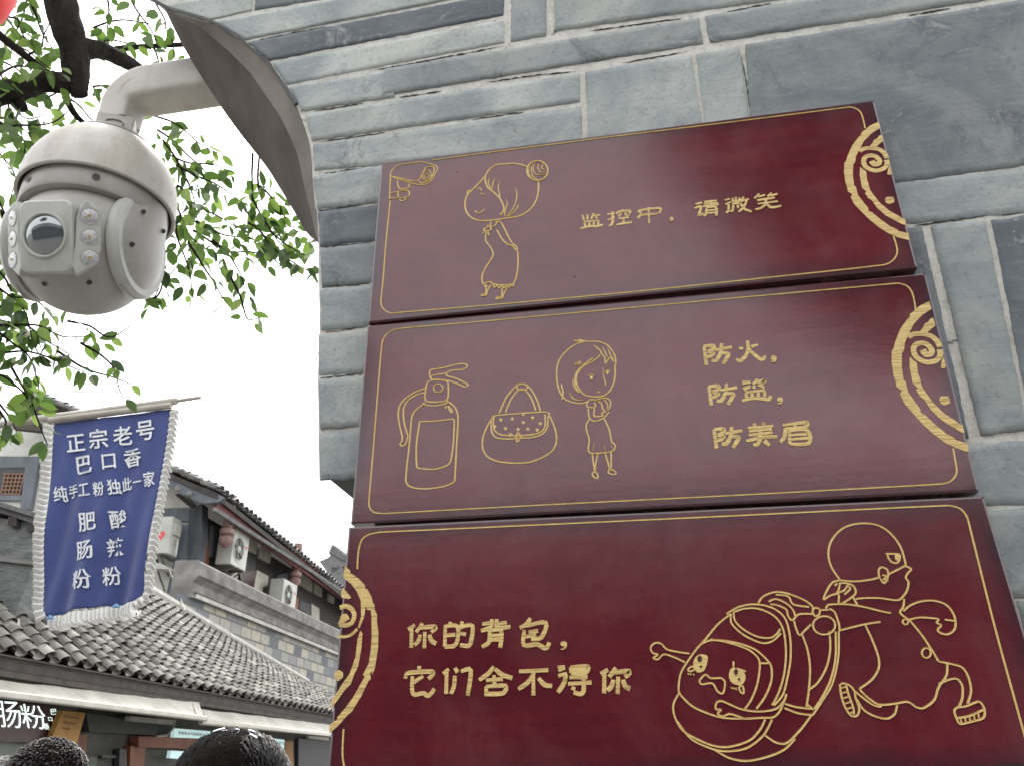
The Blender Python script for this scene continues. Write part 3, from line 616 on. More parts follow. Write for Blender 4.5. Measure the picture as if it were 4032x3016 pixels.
for bb, off in ((b1, V()), (b2, d2)):
    p = Plate()
    for s_ in orn: p.poly([onY(*ZD(*q), YB) + off for q in parse(s_)[0]], True)
    for st_ in parse(spi):
        pts = [onY(*ZD(*q), YB) + off for q in st_]; pp = smooth_path([(q.x, q.z) for q in pts], 5); h = p.h(); vs = []
        for i, c in enumerate(pp):
            t_ = (pp[min(i + 1, len(pp) - 1)] - pp[max(i - 1, 0)]).normalized(); nn = V((-t_.y, t_.x)); g = .0034 * (1.0 if len(st_) < 8 else 1 + 1.0 * max(0, i / len(pp) - .72))
            for o, hh in ((-.5, -.0004), (-.5, h), (.5, h), (.5, -.0004)): q = c + nn * (g * 2 * o); vs.append((q.x, YB - hh, q.y))
        p.mb.add(vs, [(i * 4 + j, i * 4 + j + 1, (i + 1) * 4 + j + 1, (i + 1) * 4 + j) for i in range(len(pp) - 1) for j in range(3)])
    p.build('scroll_ornament', 'goldfill', bb)
# --- board 2
p = Plate()
strokes(p, Z4, "1957,152 1950,110 1940,82 1922,65 1895,58; 1895,58 1500,94 1000,140 500,186 190,213 158,225 138,250 131,290 118,450 103,640 90,795 92,822 108,838 140,842; 140,842 700,812 1300,782 1800,755 2045,741 2075,732 2093,712 2096,690 2084,620", LW * .75, sub=4)
p.build('border_line', 'gold', b2)
p = Plate()
strokes(p, ZB, "430,420 424,370 440,346 540,330 630,308 700,295 745,300 750,322 715,345 620,352 572,375 580,400 650,420 745,465 757,483 735,495 650,460 580,440 500,432 442,432; 442,432 438,402 480,390 570,378; 430,402 440,430; 400,470 420,445 500,435 570,445 586,465 580,600 500,625 400,620 386,600 390,520 400,470; 375,632 382,648 480,658 570,636 580,612; 375,640 310,690 272,750 260,850 245,1030 225,1200 218,1310 240,1350 310,1375 420,1378 560,1355 635,1320 645,1280 660,1000 672,760 650,680 600,630 582,620; 340,795 480,790 625,772; 625,772 640,790 630,1000 610,1130 590,1170; 590,1170 520,1198 450,1210 330,1200 312,1180 310,1000 330,850 340,795; 395,505 300,540 210,600 165,660 152,740 165,830 185,920 185,960 168,990 185,1007 215,990 235,920 220,870 200,780 200,680 240,610 310,565 385,545; 585,660 615,690 622,718 600,700 585,660; 560,662 574,672 558,677", LW * .9)
p.ribbon([ZB(*q) for q in ell(500, 507, 41, 37)], LW * .7, sub=3, closed=True)
p.build('fire_extinguisher_drawing', 'gold', b2)
p = Plate()
strokes(p, ZB, "1030,725 1090,590 1160,505 1200,475 1260,475 1310,520 1360,610 1390,705; 1085,715 1130,610 1190,530 1240,515 1290,560 1330,640 1348,700; 1182,490 1200,520 1268,517 1278,488; 965,760 1000,742 1200,725 1420,712 1462,722 1466,745; 990,745 978,800 988,865 1025,900 1090,915 1200,917 1330,905 1400,880 1430,830 1430,735; 960,790 965,880 1000,930 1080,945 1200,940 1330,930 1410,900 1450,840 1457,745; 970,765 930,830 890,930 886,1020 920,1090 1000,1135 1130,1155 1280,1150 1400,1110 1490,1050 1528,970 1522,880 1490,790 1465,740; 1195,885 1185,905 1173,925 1186,940 1180,960 1195,967 1210,942 1222,925 1208,905 1195,885", LW * .9)
for cx_, cy_ in ((1045, 780), (1145, 772), (1322, 762), (1240, 803), (1388, 813), (1085, 855), (1280, 860), (1195, 862), (1130, 908), (1362, 868), (992, 838), (1240, 733)):
    p.poly([ZB(cx_ + (19 if i % 2 == 0 else 9) * math.sin(i * math.pi / 5 + .1), cy_ - (19 if i % 2 == 0 else 9) * math.cos(i * math.pi / 5 + .1)) for i in range(10)])
p.build('handbag_drawing', 'gold', b2)
p = Plate()
strokes(p, ZB, "1780,100 1690,130 1610,190 1550,270 1530,370 1540,480 1570,560 1620,610 1700,635 1770,635 1830,605 1880,610; 1570,470 1585,540 1578,605; 1680,92 1740,100 1775,105; 1725,85 1790,100 1900,105 1980,140 2030,210 2045,270 2035,340; 2040,310 2035,430 2000,520 1940,570 1850,580 1770,560 1720,500 1700,440 1712,380 1760,320 1850,270 1910,220; 1845,245 1760,310 1705,370 1690,430 1700,500 1730,545; 1855,135 1910,180 1928,215 1950,240 1955,290 1985,250 2000,240 2030,280; 1880,605 1940,590 1985,600 2002,640 1988,680 1972,700; 1890,618 1920,640 1935,690 1965,710; 1805,620 1795,665 1865,670 1860,630; 1805,680 1815,760 1850,790 1900,785 1950,755 1980,720 1995,712; 1860,680 1855,740 1880,752 1930,745 1925,720 1955,712; 1815,775 1790,820 1790,870 1815,950 1810,1055 1890,1070 2020,1050 2040,1000 2010,970 1990,870 1960,800 1940,765; 1840,1065 1850,1150 1860,1225 1840,1250 1870,1287 1890,1280 1885,1250 1865,1230; 1890,1075 1870,1160 1865,1220; 1950,1065 1975,1140 1990,1210 1980,1240 2030,1255 2047,1245 2030,1220 2000,1210; 2005,1060 2005,1200", LW * .85)
strokes(p, ZB, "1930,150 1960,210 1975,240; 1975,160 2000,220 2030,260; 1670,420 1680,490 1720,545; 1640,545 1680,600 1760,615; 1935,330 1940,400 1955,460 1955,480 1940,495; 1885,535 1900,544 1915,540; 1805,405 1835,385 1858,405; 1950,370 1975,350 1995,370; 1830,352 1852,358; 1955,332 1975,325; 1810,440 1828,440; 1715,310 1690,302 1703,288 1720,295 1730,275 1740,290 1722,312; 1940,600 1975,650 1965,690; 1855,985 1850,1050; 1945,1000 1955,1050; 2005,995 2020,1040", LW * .7, taper=(.5, .5))
p.poly([ZB(*q) for q in ell(1833, 415, 12, 17)]); p.poly([ZB(*q) for q in ell(1973, 374, 11, 15)])
p.build('worried_girl_drawing', 'gold', b2)
p = Plate()
FANG = "238,212 270,458; 236,212 362,205 350,252 282,285; 282,285 362,300 330,337 275,352; 470,178 460,228; 378,264 604,225; 465,262 430,350 390,400 338,397; 468,302 556,310 532,370 484,448"
for ox, oy in ((0, 0), (65, 523), (132, 1082)):
    strokes(p, lambda x, y: F2(x + ox, y + oy), FANG, .0050, taper=(.8, .9), sub=4, rim=False)
strokes(p, F2, "805,145 815,250 780,340 710,405 658,383; 852,222 942,195; 825,250 880,310 990,390 1037,343; 935,640 878,712; 912,682 1032,660 990,702 940,725; 900,722 880,766; 950,722 1027,750; 778,815 1037,787; 785,815 795,882; 860,810 866,882; 945,800 946,872; 1026,790 1031,870; 733,927 850,890 1010,895 1080,905 1112,858; 890,1215 905,1252; 1025,1205 1010,1242; 808,1275 1142,1245; 823,1315 1122,1285; 820,1368 1132,1335; 788,1447 980,1400 1194,1388; 965,1250 970,1410 930,1490 878,1488; 1262,1242 1577,1200 1560,1262 1300,1286; 1420,1215 1425,1268; 1300,1272 1290,1380 1232,1462; 1350,1310 1355,1482; 1350,1310 1582,1302 1602,1472 1355,1485; 1368,1370 1582,1352; 1368,1427 1592,1405", .0048, taper=(.8, .85), sub=4, rim=False)
strokes(p, F2, "722,228 720,265; 735,692 842,680; 750,780 842,735; 1022,1442 1095,1502", .0068, taper=(.9, .6), sub=4, rim=False)
comma(p, F2, 1145, 368, 38, 32, 54); comma(p, F2, 1228, 906, 38, 32, 58)
p.build('lettering', 'goldfill', b2)
# --- board 3
p = Plate()
strokes(p, Z5, "125,270 128,220 138,180 160,162 195,154; 195,154 700,131 1300,103 1970,71 2010,80 2032,105 2045,150 2120,450 2212,785 2270,1000; 82,770 79,830 80,865 90,900 120,918", LW * .85, sub=4)
p.build('border_line', 'gold', b3)
p = Plate()
strokes(p, ZC, "1165,405 1120,340 1100,270 1110,200 1150,140 1210,100 1300,85 1390,100 1460,150 1510,220 1535,300 1540,330; 1165,408 1250,415 1340,405 1390,392; 1440,375 1500,345 1540,325; 1390,395 1385,355 1400,335 1430,345 1440,375 1430,410 1415,425 1395,400; 1405,380 1430,385 1415,405 1440,410; 1425,258 1500,262 1505,285 1490,310 1460,305 1440,280 1437,262; 1540,330 1570,345 1550,370 1540,395 1555,420 1545,470 1510,515 1480,522 1390,510 1300,510 1255,515; 1165,408 1125,420 1095,460 1072,517 1110,495 1150,480 1165,430; 1160,425 1200,425 1240,440 1255,470 1245,495 1165,545 1160,500 1155,480 1190,465 1212,430; 1205,440 1225,455 1190,490; 1135,440 1150,425; 1240,505 1265,550; 1530,515 1525,560 1508,595 1560,635; 1085,570 1100,548 1200,545 1300,560 1400,585 1455,595; 1395,645 1300,660 1160,695; 1105,570 1135,590 1160,660 1162,700; 1010,580 1025,565 1050,575 1045,605 1020,610 1010,580; 1045,578 1100,576; 1310,665 1350,750 1385,850 1385,910 1350,970 1300,1010 1280,1030 1330,1080 1390,1115 1480,1110 1550,1100 1600,1130 1640,1135 1700,1090 1725,1020 1770,950 1775,880; 1560,635 1630,720 1690,810 1725,870; 1525,585 1560,555 1620,530 1700,525 1770,550 1810,600 1822,650 1815,690 1780,715 1740,710 1720,690 1740,665 1715,650 1725,630 1700,625 1620,620 1560,632; 1760,632 1820,640; 1725,870 1800,885 1860,905 1895,960 1910,1040 1890,1110; 1725,1000 1780,975 1830,970 1860,1010 1860,1080 1840,1130; 1835,1130 1880,1125 1930,1105 1960,1100 1985,1140 1980,1190 1920,1210 1850,1225 1830,1200 1815,1150 1835,1130; 1832,1192 1900,1180 1985,1142; 1250,1040 1300,1080 1350,1115 1395,1127 1395,1112; 1260,1085 1300,1145 1360,1180 1430,1195 1475,1170 1490,1120; 1170,995 1210,1000 1245,1035 1255,1080 1275,1140 1260,1180 1225,1175 1190,1120 1170,1050 1165,1000; 1200,1005 1215,1060 1240,1130 1245,1175", LW * .92)
strokes(p, ZC, "1850,1196 1855,1220; 1875,1190 1880,1214; 1900,1184 1905,1208; 1925,1175 1930,1200; 1950,1165 1955,1193; 1172,1020 1200,1015; 1176,1050 1208,1042; 1182,1080 1216,1070; 1192,1110 1226,1100; 1206,1140 1236,1130; 1222,1165 1242,1158", LW * .7)
p.ribbon([ZC(*q) for q in ell(1075, 665, 63, 52)], LW * .92, sub=3, closed=True)
p.ribbon([ZC(*q) for q in ell(1537, 645, 15, 15)], LW * .8, sub=3, closed=True); p.ribbon([ZC(*q) for q in ell(1656, 822, 25, 28)], LW * .8, sub=3, closed=True)
p.poly([ZC(*q) for q in ell(1490, 277, 13, 20)])
p.build('running_thief_drawing', 'gold', b3)
p = Plate()
strokes(p, ZC, "545,600 470,660 400,745 350,800 300,870 260,940 248,1030 260,1060 320,1120 400,1160 500,1190 620,1195 720,1190 790,1185 830,1140 860,1060; 520,600 590,560 680,545 780,565 850,620 880,720 885,850 865,970 840,1060 790,1120; 560,590 620,570 700,570 790,610 840,680 858,800 850,930 820,1040 780,1120; 560,590 570,640 620,690 700,730 770,735 810,710 825,685; 545,600 550,655 620,720 720,765 780,755 830,710; 370,775 430,750 520,760 640,800 700,850 710,900 695,1000 660,1090 625,1140; 430,745 560,760 680,800 750,860 775,900 775,980 740,1070 690,1140; 705,880 770,880; 700,540 730,500 800,475 870,485 960,520 1010,560 1005,600; 760,530 800,515 860,540 900,580 910,620 890,635 870,610 860,575 810,550 770,545; 800,490 870,500 900,545 990,560; 910,615 940,600 1010,600; 905,640 915,680 935,720 960,700 1000,660; 898,635 920,610; 950,715 980,800 995,900 990,1020 975,1130; 1105,700 1110,800 1090,900 1040,990 990,1030; 1140,700 1140,850 1110,980 1060,1080 1020,1140; 1158,700 1155,850 1120,1000 1060,1100 1010,1175; 850,1110 920,1130 1015,1140; 850,1135 930,1165 1010,1175; 975,1110 1015,1145; 310,825 240,815 180,800 150,770 115,765 90,790 100,820 130,830 105,850 130,858 165,830 220,845 285,875; 860,1055 850,1090 800,1140 700,1155 600,1140 530,1110 490,1095 465,1105 460,1140 490,1145 470,1165 500,1182 540,1168 620,1195; 255,1045 220,1110 225,1180 270,1260 350,1310 450,1350 540,1355 650,1320 710,1260 740,1200; 240,1210 320,1310 450,1370 540,1380 640,1360 730,1290 780,1200; 740,1290 800,1330 860,1335 940,1260 1000,1180; 450,1370 540,1420 640,1435 760,1410 850,1370 910,1310; 300,915 320,900 340,905 330,922 308,925 300,915; 590,1015 612,1010 618,1050 600,1042 590,1015; 365,980 400,945 430,965 490,965 512,990 500,1050 470,1040 440,995 380,1000 365,980; 560,870 560,902; 580,910 630,927", LW * .92)
strokes(p, ZC, "300,936 308,946; 314,938 322,948; 330,940 338,950; 545,1016 555,1026; 558,1018 568,1030; 572,1020 580,1034", LW * .6)
for e in ("345,845 375,830 412,840 410,880 390,925 350,930 330,890", "560,905 590,915 625,940 625,980 600,1005 555,995 535,960 540,920"): p.poly([ZC(*q) for q in smooth_path(parse(e)[0], 3, True)[:-1]])
p.build('crying_backpack_drawing', 'gold', b3)
p = Plate(); p.k = 90
for e in (ell(368, 856, 13, 18), ell(375, 900, 7, 7), ell(574, 930, 11, 17), ell(592, 972, 7, 8)): p.poly([ZC(*q) for q in e])
p.mb.build('pupils', M['sign_dark'], b3)
p = Plate()
for s_ in ("150,145 190,185 190,210 200,205 250,240 300,290 302,320 318,322 350,380 362,430 370,432 375,480 392,515 390,560 402,650 400,760 375,920 355,965 352,935 340,955 345,1000 330,1010 290,1090 275,1125 240,1180 205,1240 170,1270 100,1350 32,1410 32,1345 95,1300 90,1290 150,1220 210,1140 260,1050 300,980 285,968 330,880 345,780 352,680 350,530 345,480 318,478 305,450 300,500 295,530 262,615 246,612 272,530 270,410 240,340 200,285 138,235", "135,310 198,385 180,397 125,385 122,345", "265,635 282,650 275,760 250,900 235,935 222,955 195,1035 150,1080 100,1150 48,1220 50,1160 80,1115 140,1020 185,960 195,935 230,830 245,700", "70,960 78,940 110,932 135,948 136,985 100,1014 78,1000 70,985"):
    p.poly([ZE(*q) for q in parse(s_)[0]])
for s_, wd in (("112,462 160,450 203,475 220,520 203,572 165,592 108,588", .0055), ("98,672 140,682 200,662 243,622", .0038), ("128,545 150,530 165,560", .0075), ("113,548 150,562", .011)): strokes(p, ZE, s_, wd, rim=False)
p.build('scroll_ornament', 'goldfill', b3)
p = Plate()
NI = "168,180 106,217; 137,205 135,382; 235,163 178,243; 208,205 352,195 312,243; 255,240 250,387; 215,265 195,325 162,357; 295,265 315,320 358,345"
strokes(p, F3, NI, .0052, taper=(.8, .9), sub=4, rim=False)
strokes(p, lambda x, y: F3(240 + (x - 240) * 1.04 + 1718, 270 + (y - 270) * 1.04 + 400), NI, .0055, taper=(.8, .9), sub=4, rim=False)
strokes(p, F3, "485,152 472,190; 425,195 545,192 532,350 432,372; 437,195 432,370; 442,272 528,265; 590,147 572,215; 590,192 677,187 665,330 640,365 568,357; 565,252 622,262; 850,127 842,195 755,232; 765,172 842,160; 895,127 900,200 1017,195; 900,172 985,155; 830,228 825,330 762,372; 830,232 932,228 925,382; 835,275 925,272; 835,312 925,308; 1195,118 1150,180 1098,205; 1160,185 1330,160 1290,290 1200,302; 1140,225 1135,357 1250,350 1330,387 1362,333; 1178,243 1262,232; 1150,285 1245,262; 205,543 205,585; 82,655 100,610 220,595 332,600 288,658; 145,632 150,790 240,785 290,807 342,745; 242,630 158,690; 470,570 418,612; 450,600 445,792; 522,560 547,602; 522,630 515,720 488,792; 577,592 662,580 637,808; 870,548 820,610 738,668; 880,570 940,620 1034,652; 800,672 950,660; 870,625 875,720; 800,727 972,720 950,785 785,792; 800,727 802,790; 1092,592 1354,580; 1230,600 1170,690 1086,748; 1220,620 1220,805; 1265,652 1320,710 1388,722; 1440,632 1520,610; 1512,618 1490,700 1438,778; 1550,557 1702,550 1682,602 1555,604; 1552,557 1557,604; 1565,580 1690,576; 1540,647 1702,640; 1528,702 1738,690; 1665,640 1667,760 1640,792 1578,777; 1560,735 1592,752", .0052, taper=(.8, .9), sub=4, rim=False)
strokes(p, F3, "1440,570 1502,556", .0085, taper=(.9, .6), sub=4, rim=False)
comma(p, F3, 1490, 347, 29, 24, 50)
p.build('lettering', 'goldfill', b3)

# ------------------------------------------------------------------ the dome camera on its bracket
YC = 1.25
rimc = onY(*ID(210, 450), YC); RH = 0.0885 * (ROT.transposed() @ (rimc - EYE)).y
cm = thing('surveillance_camera', 'weathered white dome camera with round lens hanging from a bracket', 'security camera', rimc)
hx = V((-(rimc.x), -(rimc.y), 0)).normalized()             # towards the viewer, level
FY = math.radians(-34)                                     # the camera head is turned to the viewer's left
hf = Matrix.Rotation(FY, 3, 'Z') @ hx; rr_ = UZ.cross(hf)
def AX(): return (rr_, -hf, UZ)
m = MB()                                                   # hood: a dome with a thick rim, open below
prof_h = [(0.0, 1.18)] + [(math.sin(t), .14 + 1.04 * math.cos(t)) for t in [math.radians(a) for a in range(8, 91, 6)]] + [(1.0, .0), (1.012, -.012), (1.0, -.03), (.965, -.03), (.95, .02), (.94, .2)] + [(.9 * math.sin(t), .12 + .88 * math.cos(t)) for t in [math.radians(a) for a in range(80, 0, -10)]] + [(0, 1.0)]
m.lathe([(r * RH, z * RH) for r, z in prof_h], rimc, n=72); hood = m.build('hood', M['cam'], cm, smooth=True, weld=True)
m = MB(); m.lathe([(r * RH, z * RH) for r, z in [(0, 1.205), (.30, 1.20), (.52, 1.075), (.545, 1.06), (.55, 1.03), (.52, 1.0)]], rimc, n=60); m.build('cap_plate', M['cam'], hood, smooth=True, weld=True)
m = MB(); m.lathe([(r * RH, z * RH) for r, z in [(0, .02), (.90, .02), (.92, 0), (.92, -.26), (.90, -.29), (0, -.29)]], rimc, n=64); ring = m.build('base_ring', M['cambody'], cm, smooth=True, weld=True)
cb = rimc + V((0, 0, -.68 * RH)); rb = .88 * RH
pit = math.radians(-24); f3 = (hf * math.cos(pit) + UZ * math.sin(pit)).normalized(); u3 = f3.cross(rr_).normalized()
if u3.z < 0: u3 = -u3
def ballp(x, y, z): return cb + (rr_ * x + f3 * y + u3 * z) * RH
m = MB(); m.lathe([(rb * math.sin(t), -rb * math.cos(t)) for t in [math.pi * i / 36 for i in range(37)]], cb, (rr_, f3, u3), n=64)
head = m.build('camera_head', M['cambody'], cm, smooth=True, weld=True)
# front block with the lens
def rrect(w, h, r, n=5):
    out = []
    for cx_, cz_, a0 in ((w - r, h - r, 0), (-w + r, h - r, 90), (-w + r, -h + r, 180), (w - r, -h + r, 270)):
        for i in range(n + 1): t = math.radians(a0 + 90 * i / n); out.append((cx_ + r * math.cos(t), cz_ + r * math.sin(t)))
    return out
m = MB(); o1 = rrect(.33, .45, .10); o2 = rrect(.31, .43, .09); n_ = len(o1)
fy = lambda z: .945 - .20 * max(0, abs(z) - .05) ** 1.6
rows = [[ballp(x, .58, z) for x, z in o1], [ballp(x, fy(z) - .02, z) for x, z in o1], [ballp(x, fy(z), z) for x, z in o2]]
m.add(sum(rows, []), [(r * n_ + i, r * n_ + (i + 1) % n_, (r + 1) * n_ + (i + 1) % n_, (r + 1) * n_ + i) for r in range(2) for i in range(n_)])
SC = [1, .85, .7, .5, .3, .12]
for a_, b_ in zip(SC, SC[1:]):
    m.add([ballp(x * a_, fy(z * a_) , z * a_) for x, z in o2] + [ballp(x * b_, fy(z * b_), z * b_) for x, z in o2], [(i, (i + 1) % n_, n_ + (i + 1) % n_, n_ + i) for i in range(n_)])
blk = m.build('lens_housing', M['camclean'], cm, smooth=True)
lc = ballp(0, .937, .01)
m = MB(); m.lathe([(r * RH, z * RH) for r, z in [(.235, -.05), (.282, -.02), (.282, .016), (.265, .02), (.252, .01), (.245, -.02)]], lc, (rr_, u3, f3), n=56); m.build('lens_ring', M['camclean'], blk, smooth=True)
m = MB(); m.lathe([(r * RH, z * RH) for r, z in [(0, .05), (.08, .046), (.16, .032), (.22, .010), (.252, -.008)]], lc, (rr_, u3, f3), n=48); m.build('lens', M['lens'], blk, smooth=True, weld=True)
# infrared strips left and right of the lens housing
hexp = [(-.03, .47), (.12, .35), (.15, .2), (.135, -.18), (.06, -.36), (-.13, -.49), (-.20, -.37), (-.15, -.10), (-.14, .22), (-.10, .36)]
for sgn in (1, -1):
    az = math.radians(31) * sgn; fd = f3 * math.cos(az) + rr_ * math.sin(az); rd = rr_ * math.cos(az) - f3 * math.sin(az)
    P = lambda x, y, z: cb + (rd * (x * sgn) + fd * y + u3 * z) * RH
    m = MB(); hp = hexp
    m.prism([P(x, .64, z) for x, z in hp], fd * (.295 * RH)); strip = m.build('led_strip', M['camclean'], cm, bevel=.004 * 1)
    for q in (.26, 0, -.26):
        c_ = P(.01, .933, q)
        m = MB(); m.lathe([(r * RH, z * RH) for r, z in [(.108, .003), (.106, .010), (.098, .008), (.092, -.006)]], c_, (rd, u3, fd), n=28); led = m.build('led', M['camclean'], strip, smooth=True)
        m = MB(); m.lathe([(r * RH, z * RH) for r, z in [(.094, .004), (.05, .012), (0, .016)]], c_ + fd * .0006, (rd, u3, fd), n=28)
        m.cur = 1; m.lathe([(r * RH, z * RH) for r, z in [(.020, .0165), (0, .018)]], c_ + fd * .0006, (rd, u3, fd), n=12); m.build('led_lens', [M['led'], M['yellow']], strip, smooth=True)
# the two arms of the yoke: upright part of a cylinder above, part of a ball below
RC = .96 * RH
for sgn in (1, -1):
    X_ = rr_ * sgn; x0 = .67 * RH; ph = math.acos(x0 / RC); m = MB(); n_ = 18
    arc = [(RC * math.cos(lerp(-ph, ph, i / n_)), RC * math.sin(lerp(-ph, ph, i / n_))) for i in range(n_ + 1)]
    rows = []
    top = rimc.z - .05 * RH
    for j in range(4):
        z = lerp(top, cb.z, j / 3); kx = 1 if j else 1
        rows.append([V((cb.x, cb.y, z)) + X_ * x + hf * (y * (.62 + .38 * (j / 3) ** .7)) for x, y in arc])
    for j in range(1, 10):                                 # lower quarter, shrinking circles of the ball
        t = (math.pi / 2 - .25) * j / 9; r2 = RC * math.cos(t); zz = -RC * math.sin(t)
        if r2 <= x0 * 1.002: r2 = x0 * 1.002
        p2 = math.acos(min(x0 / r2, 1)); rows.append([cb + UZ * zz + X_ * (r2 * math.cos(lerp(-p2, p2, i / n_))) + hf * (r2 * math.sin(lerp(-p2, p2, i / n_))) for i in range(n_ + 1)])
        if r2 <= x0 * 1.003: break
    vs = sum(rows, []); K = n_ + 1
    m.add(vs, [(j * K + i, j * K + i + 1, (j + 1) * K + i + 1, (j + 1) * K + i) for j in range(len(rows) - 1) for i in range(n_)] + [(j * K, (j + 1) * K, (j + 1) * K + n_, j * K + n_) for j in range(len(rows) - 1)] + [tuple(range(K))])
    yk = m.build('yoke_arm', M['cambody'], cm, smooth=True)
    # round bearing cover standing proud on the inner side of the arm
    m = MB(); rd0 = math.sqrt(max(RC * RC - x0 * x0, 0))
    m.lathe([(0, -.05 * RH), (rd0 * .97, -.05 * RH), (rd0 * 1.0, -.02 * RH), (rd0 * 1.0, .05 * RH), (rd0 * .93, .11 * RH), (0, .11 * RH)], cb + X_ * x0, (hf, UZ, X_), n=40); m.build('bearing_cover', M['camclean'], yk, smooth=True)
    for ya, za in ((.38, .30), (.40, -.22), (-.05, -.62), (-.05, .30)):
        xx = math.sqrt(max(.925 - ya * ya - (za * za if za < 0 else 0), .36))
        nrm = (X_ * xx + hf * ya + UZ * min(za, 0)).normalized()
        m = MB(); m.lathe([(.034 * RH, .0), (.026 * RH, .004), (.0, .002)], cb + (X_ * xx + hf * ya + UZ * za) * RH + nrm * .001, (nrm.orthogonal().normalized(), nrm.cross(nrm.orthogonal().normalized()), nrm), n=14); m.build('screw', M['screw'], yk)
for az, zz in ((-30, -.14), (28, -.15)):
    d = Matrix.Rotation(math.radians(az), 3, 'Z') @ hf; c_ = rimc + d * (.921 * RH) + UZ * zz * RH; s_ = UZ.cross(d)
    m = MB(); m.lathe([(.048 * RH, .002), (0, .001)], c_ + d * .001, (s_, UZ, d), n=16); m.build('screw', M['screw'], ring)
for x_, z_ in ((-.18, -.62), (.42, -.60)):
    d = (rr_ * x_ + f3 * math.sqrt(1 - x_ * x_ - z_ * z_) + u3 * z_); q_ = d.orthogonal().normalized()
    m = MB(); m.lathe([(.034 * RH, .002), (0, .001)], cb + d * (rb + .0005), (q_, d.cross(q_), d), n=14); m.build('screw', M['screw'], head)
# bracket: square tube that leaves the wall, bends down and carries the hood through a collar
za = onY(*ID(395, 186), YC).z; hw = .30 * RH; xe = xl + .0
path = [V((xe, YC, za)), V((xe - .3, YC, za)), V((rimc.x + .42 * RH, YC, za))]
for i in range(1, 9):
    t = math.pi / 2 * i / 8; r_ = .34 * RH; path.append(V((rimc.x + .34 * RH - r_ * math.sin(t) + .0, YC, za - r_ + r_ * math.cos(t))))
zt = rimc.z + 1.46 * RH
path.append(V((rimc.x, YC, zt)))
m = MB(); vs = []; sec = 20
for i, p_ in enumerate(path):
    t_ = (path[min(i + 1, len(path) - 1)] - path[max(i - 1, 0)]).normalized(); b_ = V((0, 1, 0)); s_ = t_.cross(b_)
    sc_ = 1.0 if i < 3 else lerp(1, .80, (i - 2) / (len(path) - 3))
    for j in range(sec):
        a_ = 2 * math.pi * (j + .5) / sec; e_ = .30
        cx_ = math.copysign(abs(math.cos(a_)) ** e_, math.cos(a_)); sy_ = math.copysign(abs(math.sin(a_)) ** e_, math.sin(a_))
        vs.append(p_ + s_ * (cx_ * hw * sc_) + b_ * (sy_ * hw * .88 * sc_))
m.add(vs, [(i * sec + j, i * sec + (j + 1) % sec, (i + 1) * sec + (j + 1) % sec, (i + 1) * sec + j) for i in range(len(path) - 1) for j in range(sec)] + [tuple(range(sec)), tuple((len(path) - 1) * sec + j for j in range(sec))])
m.build('bracket_arm', M['cam'], cm, smooth=True)
m = MB(); zc0 = rimc.z + 1.14 * RH
ca, sa_ = math.cos(.5), math.sin(.5); ax2 = (V((ca, sa_, 0)), V((-sa_, ca, 0)), UZ)
m.box((rimc.x, YC, (zt + zc0) / 2 - .004), .50 * RH, .50 * RH, zt - zc0 + .012, ax2); col = m.build('collar', M['cam'], cm, bevel=.004)
m = MB(); fc = V((rimc.x, YC, zc0 + .16 * RH)) - ax2[1] * (.262 * RH); m.tube([fc + ax2[0] * (math.cos(t) * .115 * RH) + UZ * (math.sin(t) * .055 * RH) for t in [2 * math.pi * i / 20 for i in range(21)]], .012 * RH, 6, False)
m.build('collar_slot', M['steel'], col, smooth=True)
m = MB(); bc = V((rimc.x, YC, zc0 + .07 * RH)) + ax2[0] * (.25 * RH) - ax2[1] * (.10 * RH); m.tube([bc, bc + ax2[0] * (.08 * RH)], .06 * RH, 6); m.tube([bc + ax2[0] * (.08 * RH), bc + ax2[0] * (.13 * RH)], .032 * RH, 8); m.build('bolt', M['steel'], col)
m = MB(); ch = [bc + ax2[0] * (.12 * RH) + V((.004 * math.sin(i * 1.2), 0, -.012 * i * RH * 4)) for i in range(7)]; m.tube(ch, .009 * RH, 5); m.build('safety_chain', M['steel'], col)

# ------------------------------------------------------------------ the tree over the street
tree = thing('tree', 'leafy tree whose dark branches and small green leaves hang behind the camera', 'tree', (-4.6, 2.2, 0))
m = MB()
def br(pts, rads, jit=.25, n=10):
    q = [onD(*ID(x, y), f) for x, y, f in pts]; P_ = []
    for i in range(len(q) - 1):
        for k in range(4):
            t = k / 4; a, b, c, d = q[max(i - 1, 0)], q[i], q[i + 1], q[min(i + 2, len(q) - 1)]
            P_.append(.5 * ((2 * b) + (c - a) * t + (2 * a - 5 * b + 4 * c - d) * t * t + (3 * b - a - 3 * c + d) * t ** 3))
    P_.append(q[-1]); R_ = np.interp(np.linspace(0, len(q) - 1, len(P_)), range(len(q)), rads)
    m.tube(P_, list(R_), n, jit=jit); return P_
# trunk stands to the left, outside the picture; a limb rises and bends over
m.tube([V((-4.6, 2.2, -.05)), V((-4.5, 2.2, 1.2)), V((-4.3, 2.15, 2.6)), V((-3.7, 2.1, 4.1)), V((-2.9, 2.0, 5.0)), onD(*ID(118, -160), 2.7)], [.22, .18, .16, .13, .10, .062], 12, jit=.25)
br([(118, -160, 2.7), (126, -60, 2.7), (137, 30, 2.68), (158, 105, 2.66), (163, 150, 2.65), (172, 206, 2.64)], [.060, .056, .050, .044, .042, .026])
br([(158, 108, 2.66), (190, 106, 2.70), (225, 112, 2.76), (262, 128, 2.82), (300, 152, 2.9), (345, 195, 3.0)], [.042, .034, .030, .026, .022, .017])
br([(168, 182, 2.65), (120, 178, 2.62), (80, 180, 2.60), (40, 196, 2.56), (-20, 206, 2.5)], [.036, .034, .034, .034, .036])
br([(28, 200, 2.56), (42, 222, 2.55), (50, 236, 2.54)], [.022, .017, .014])
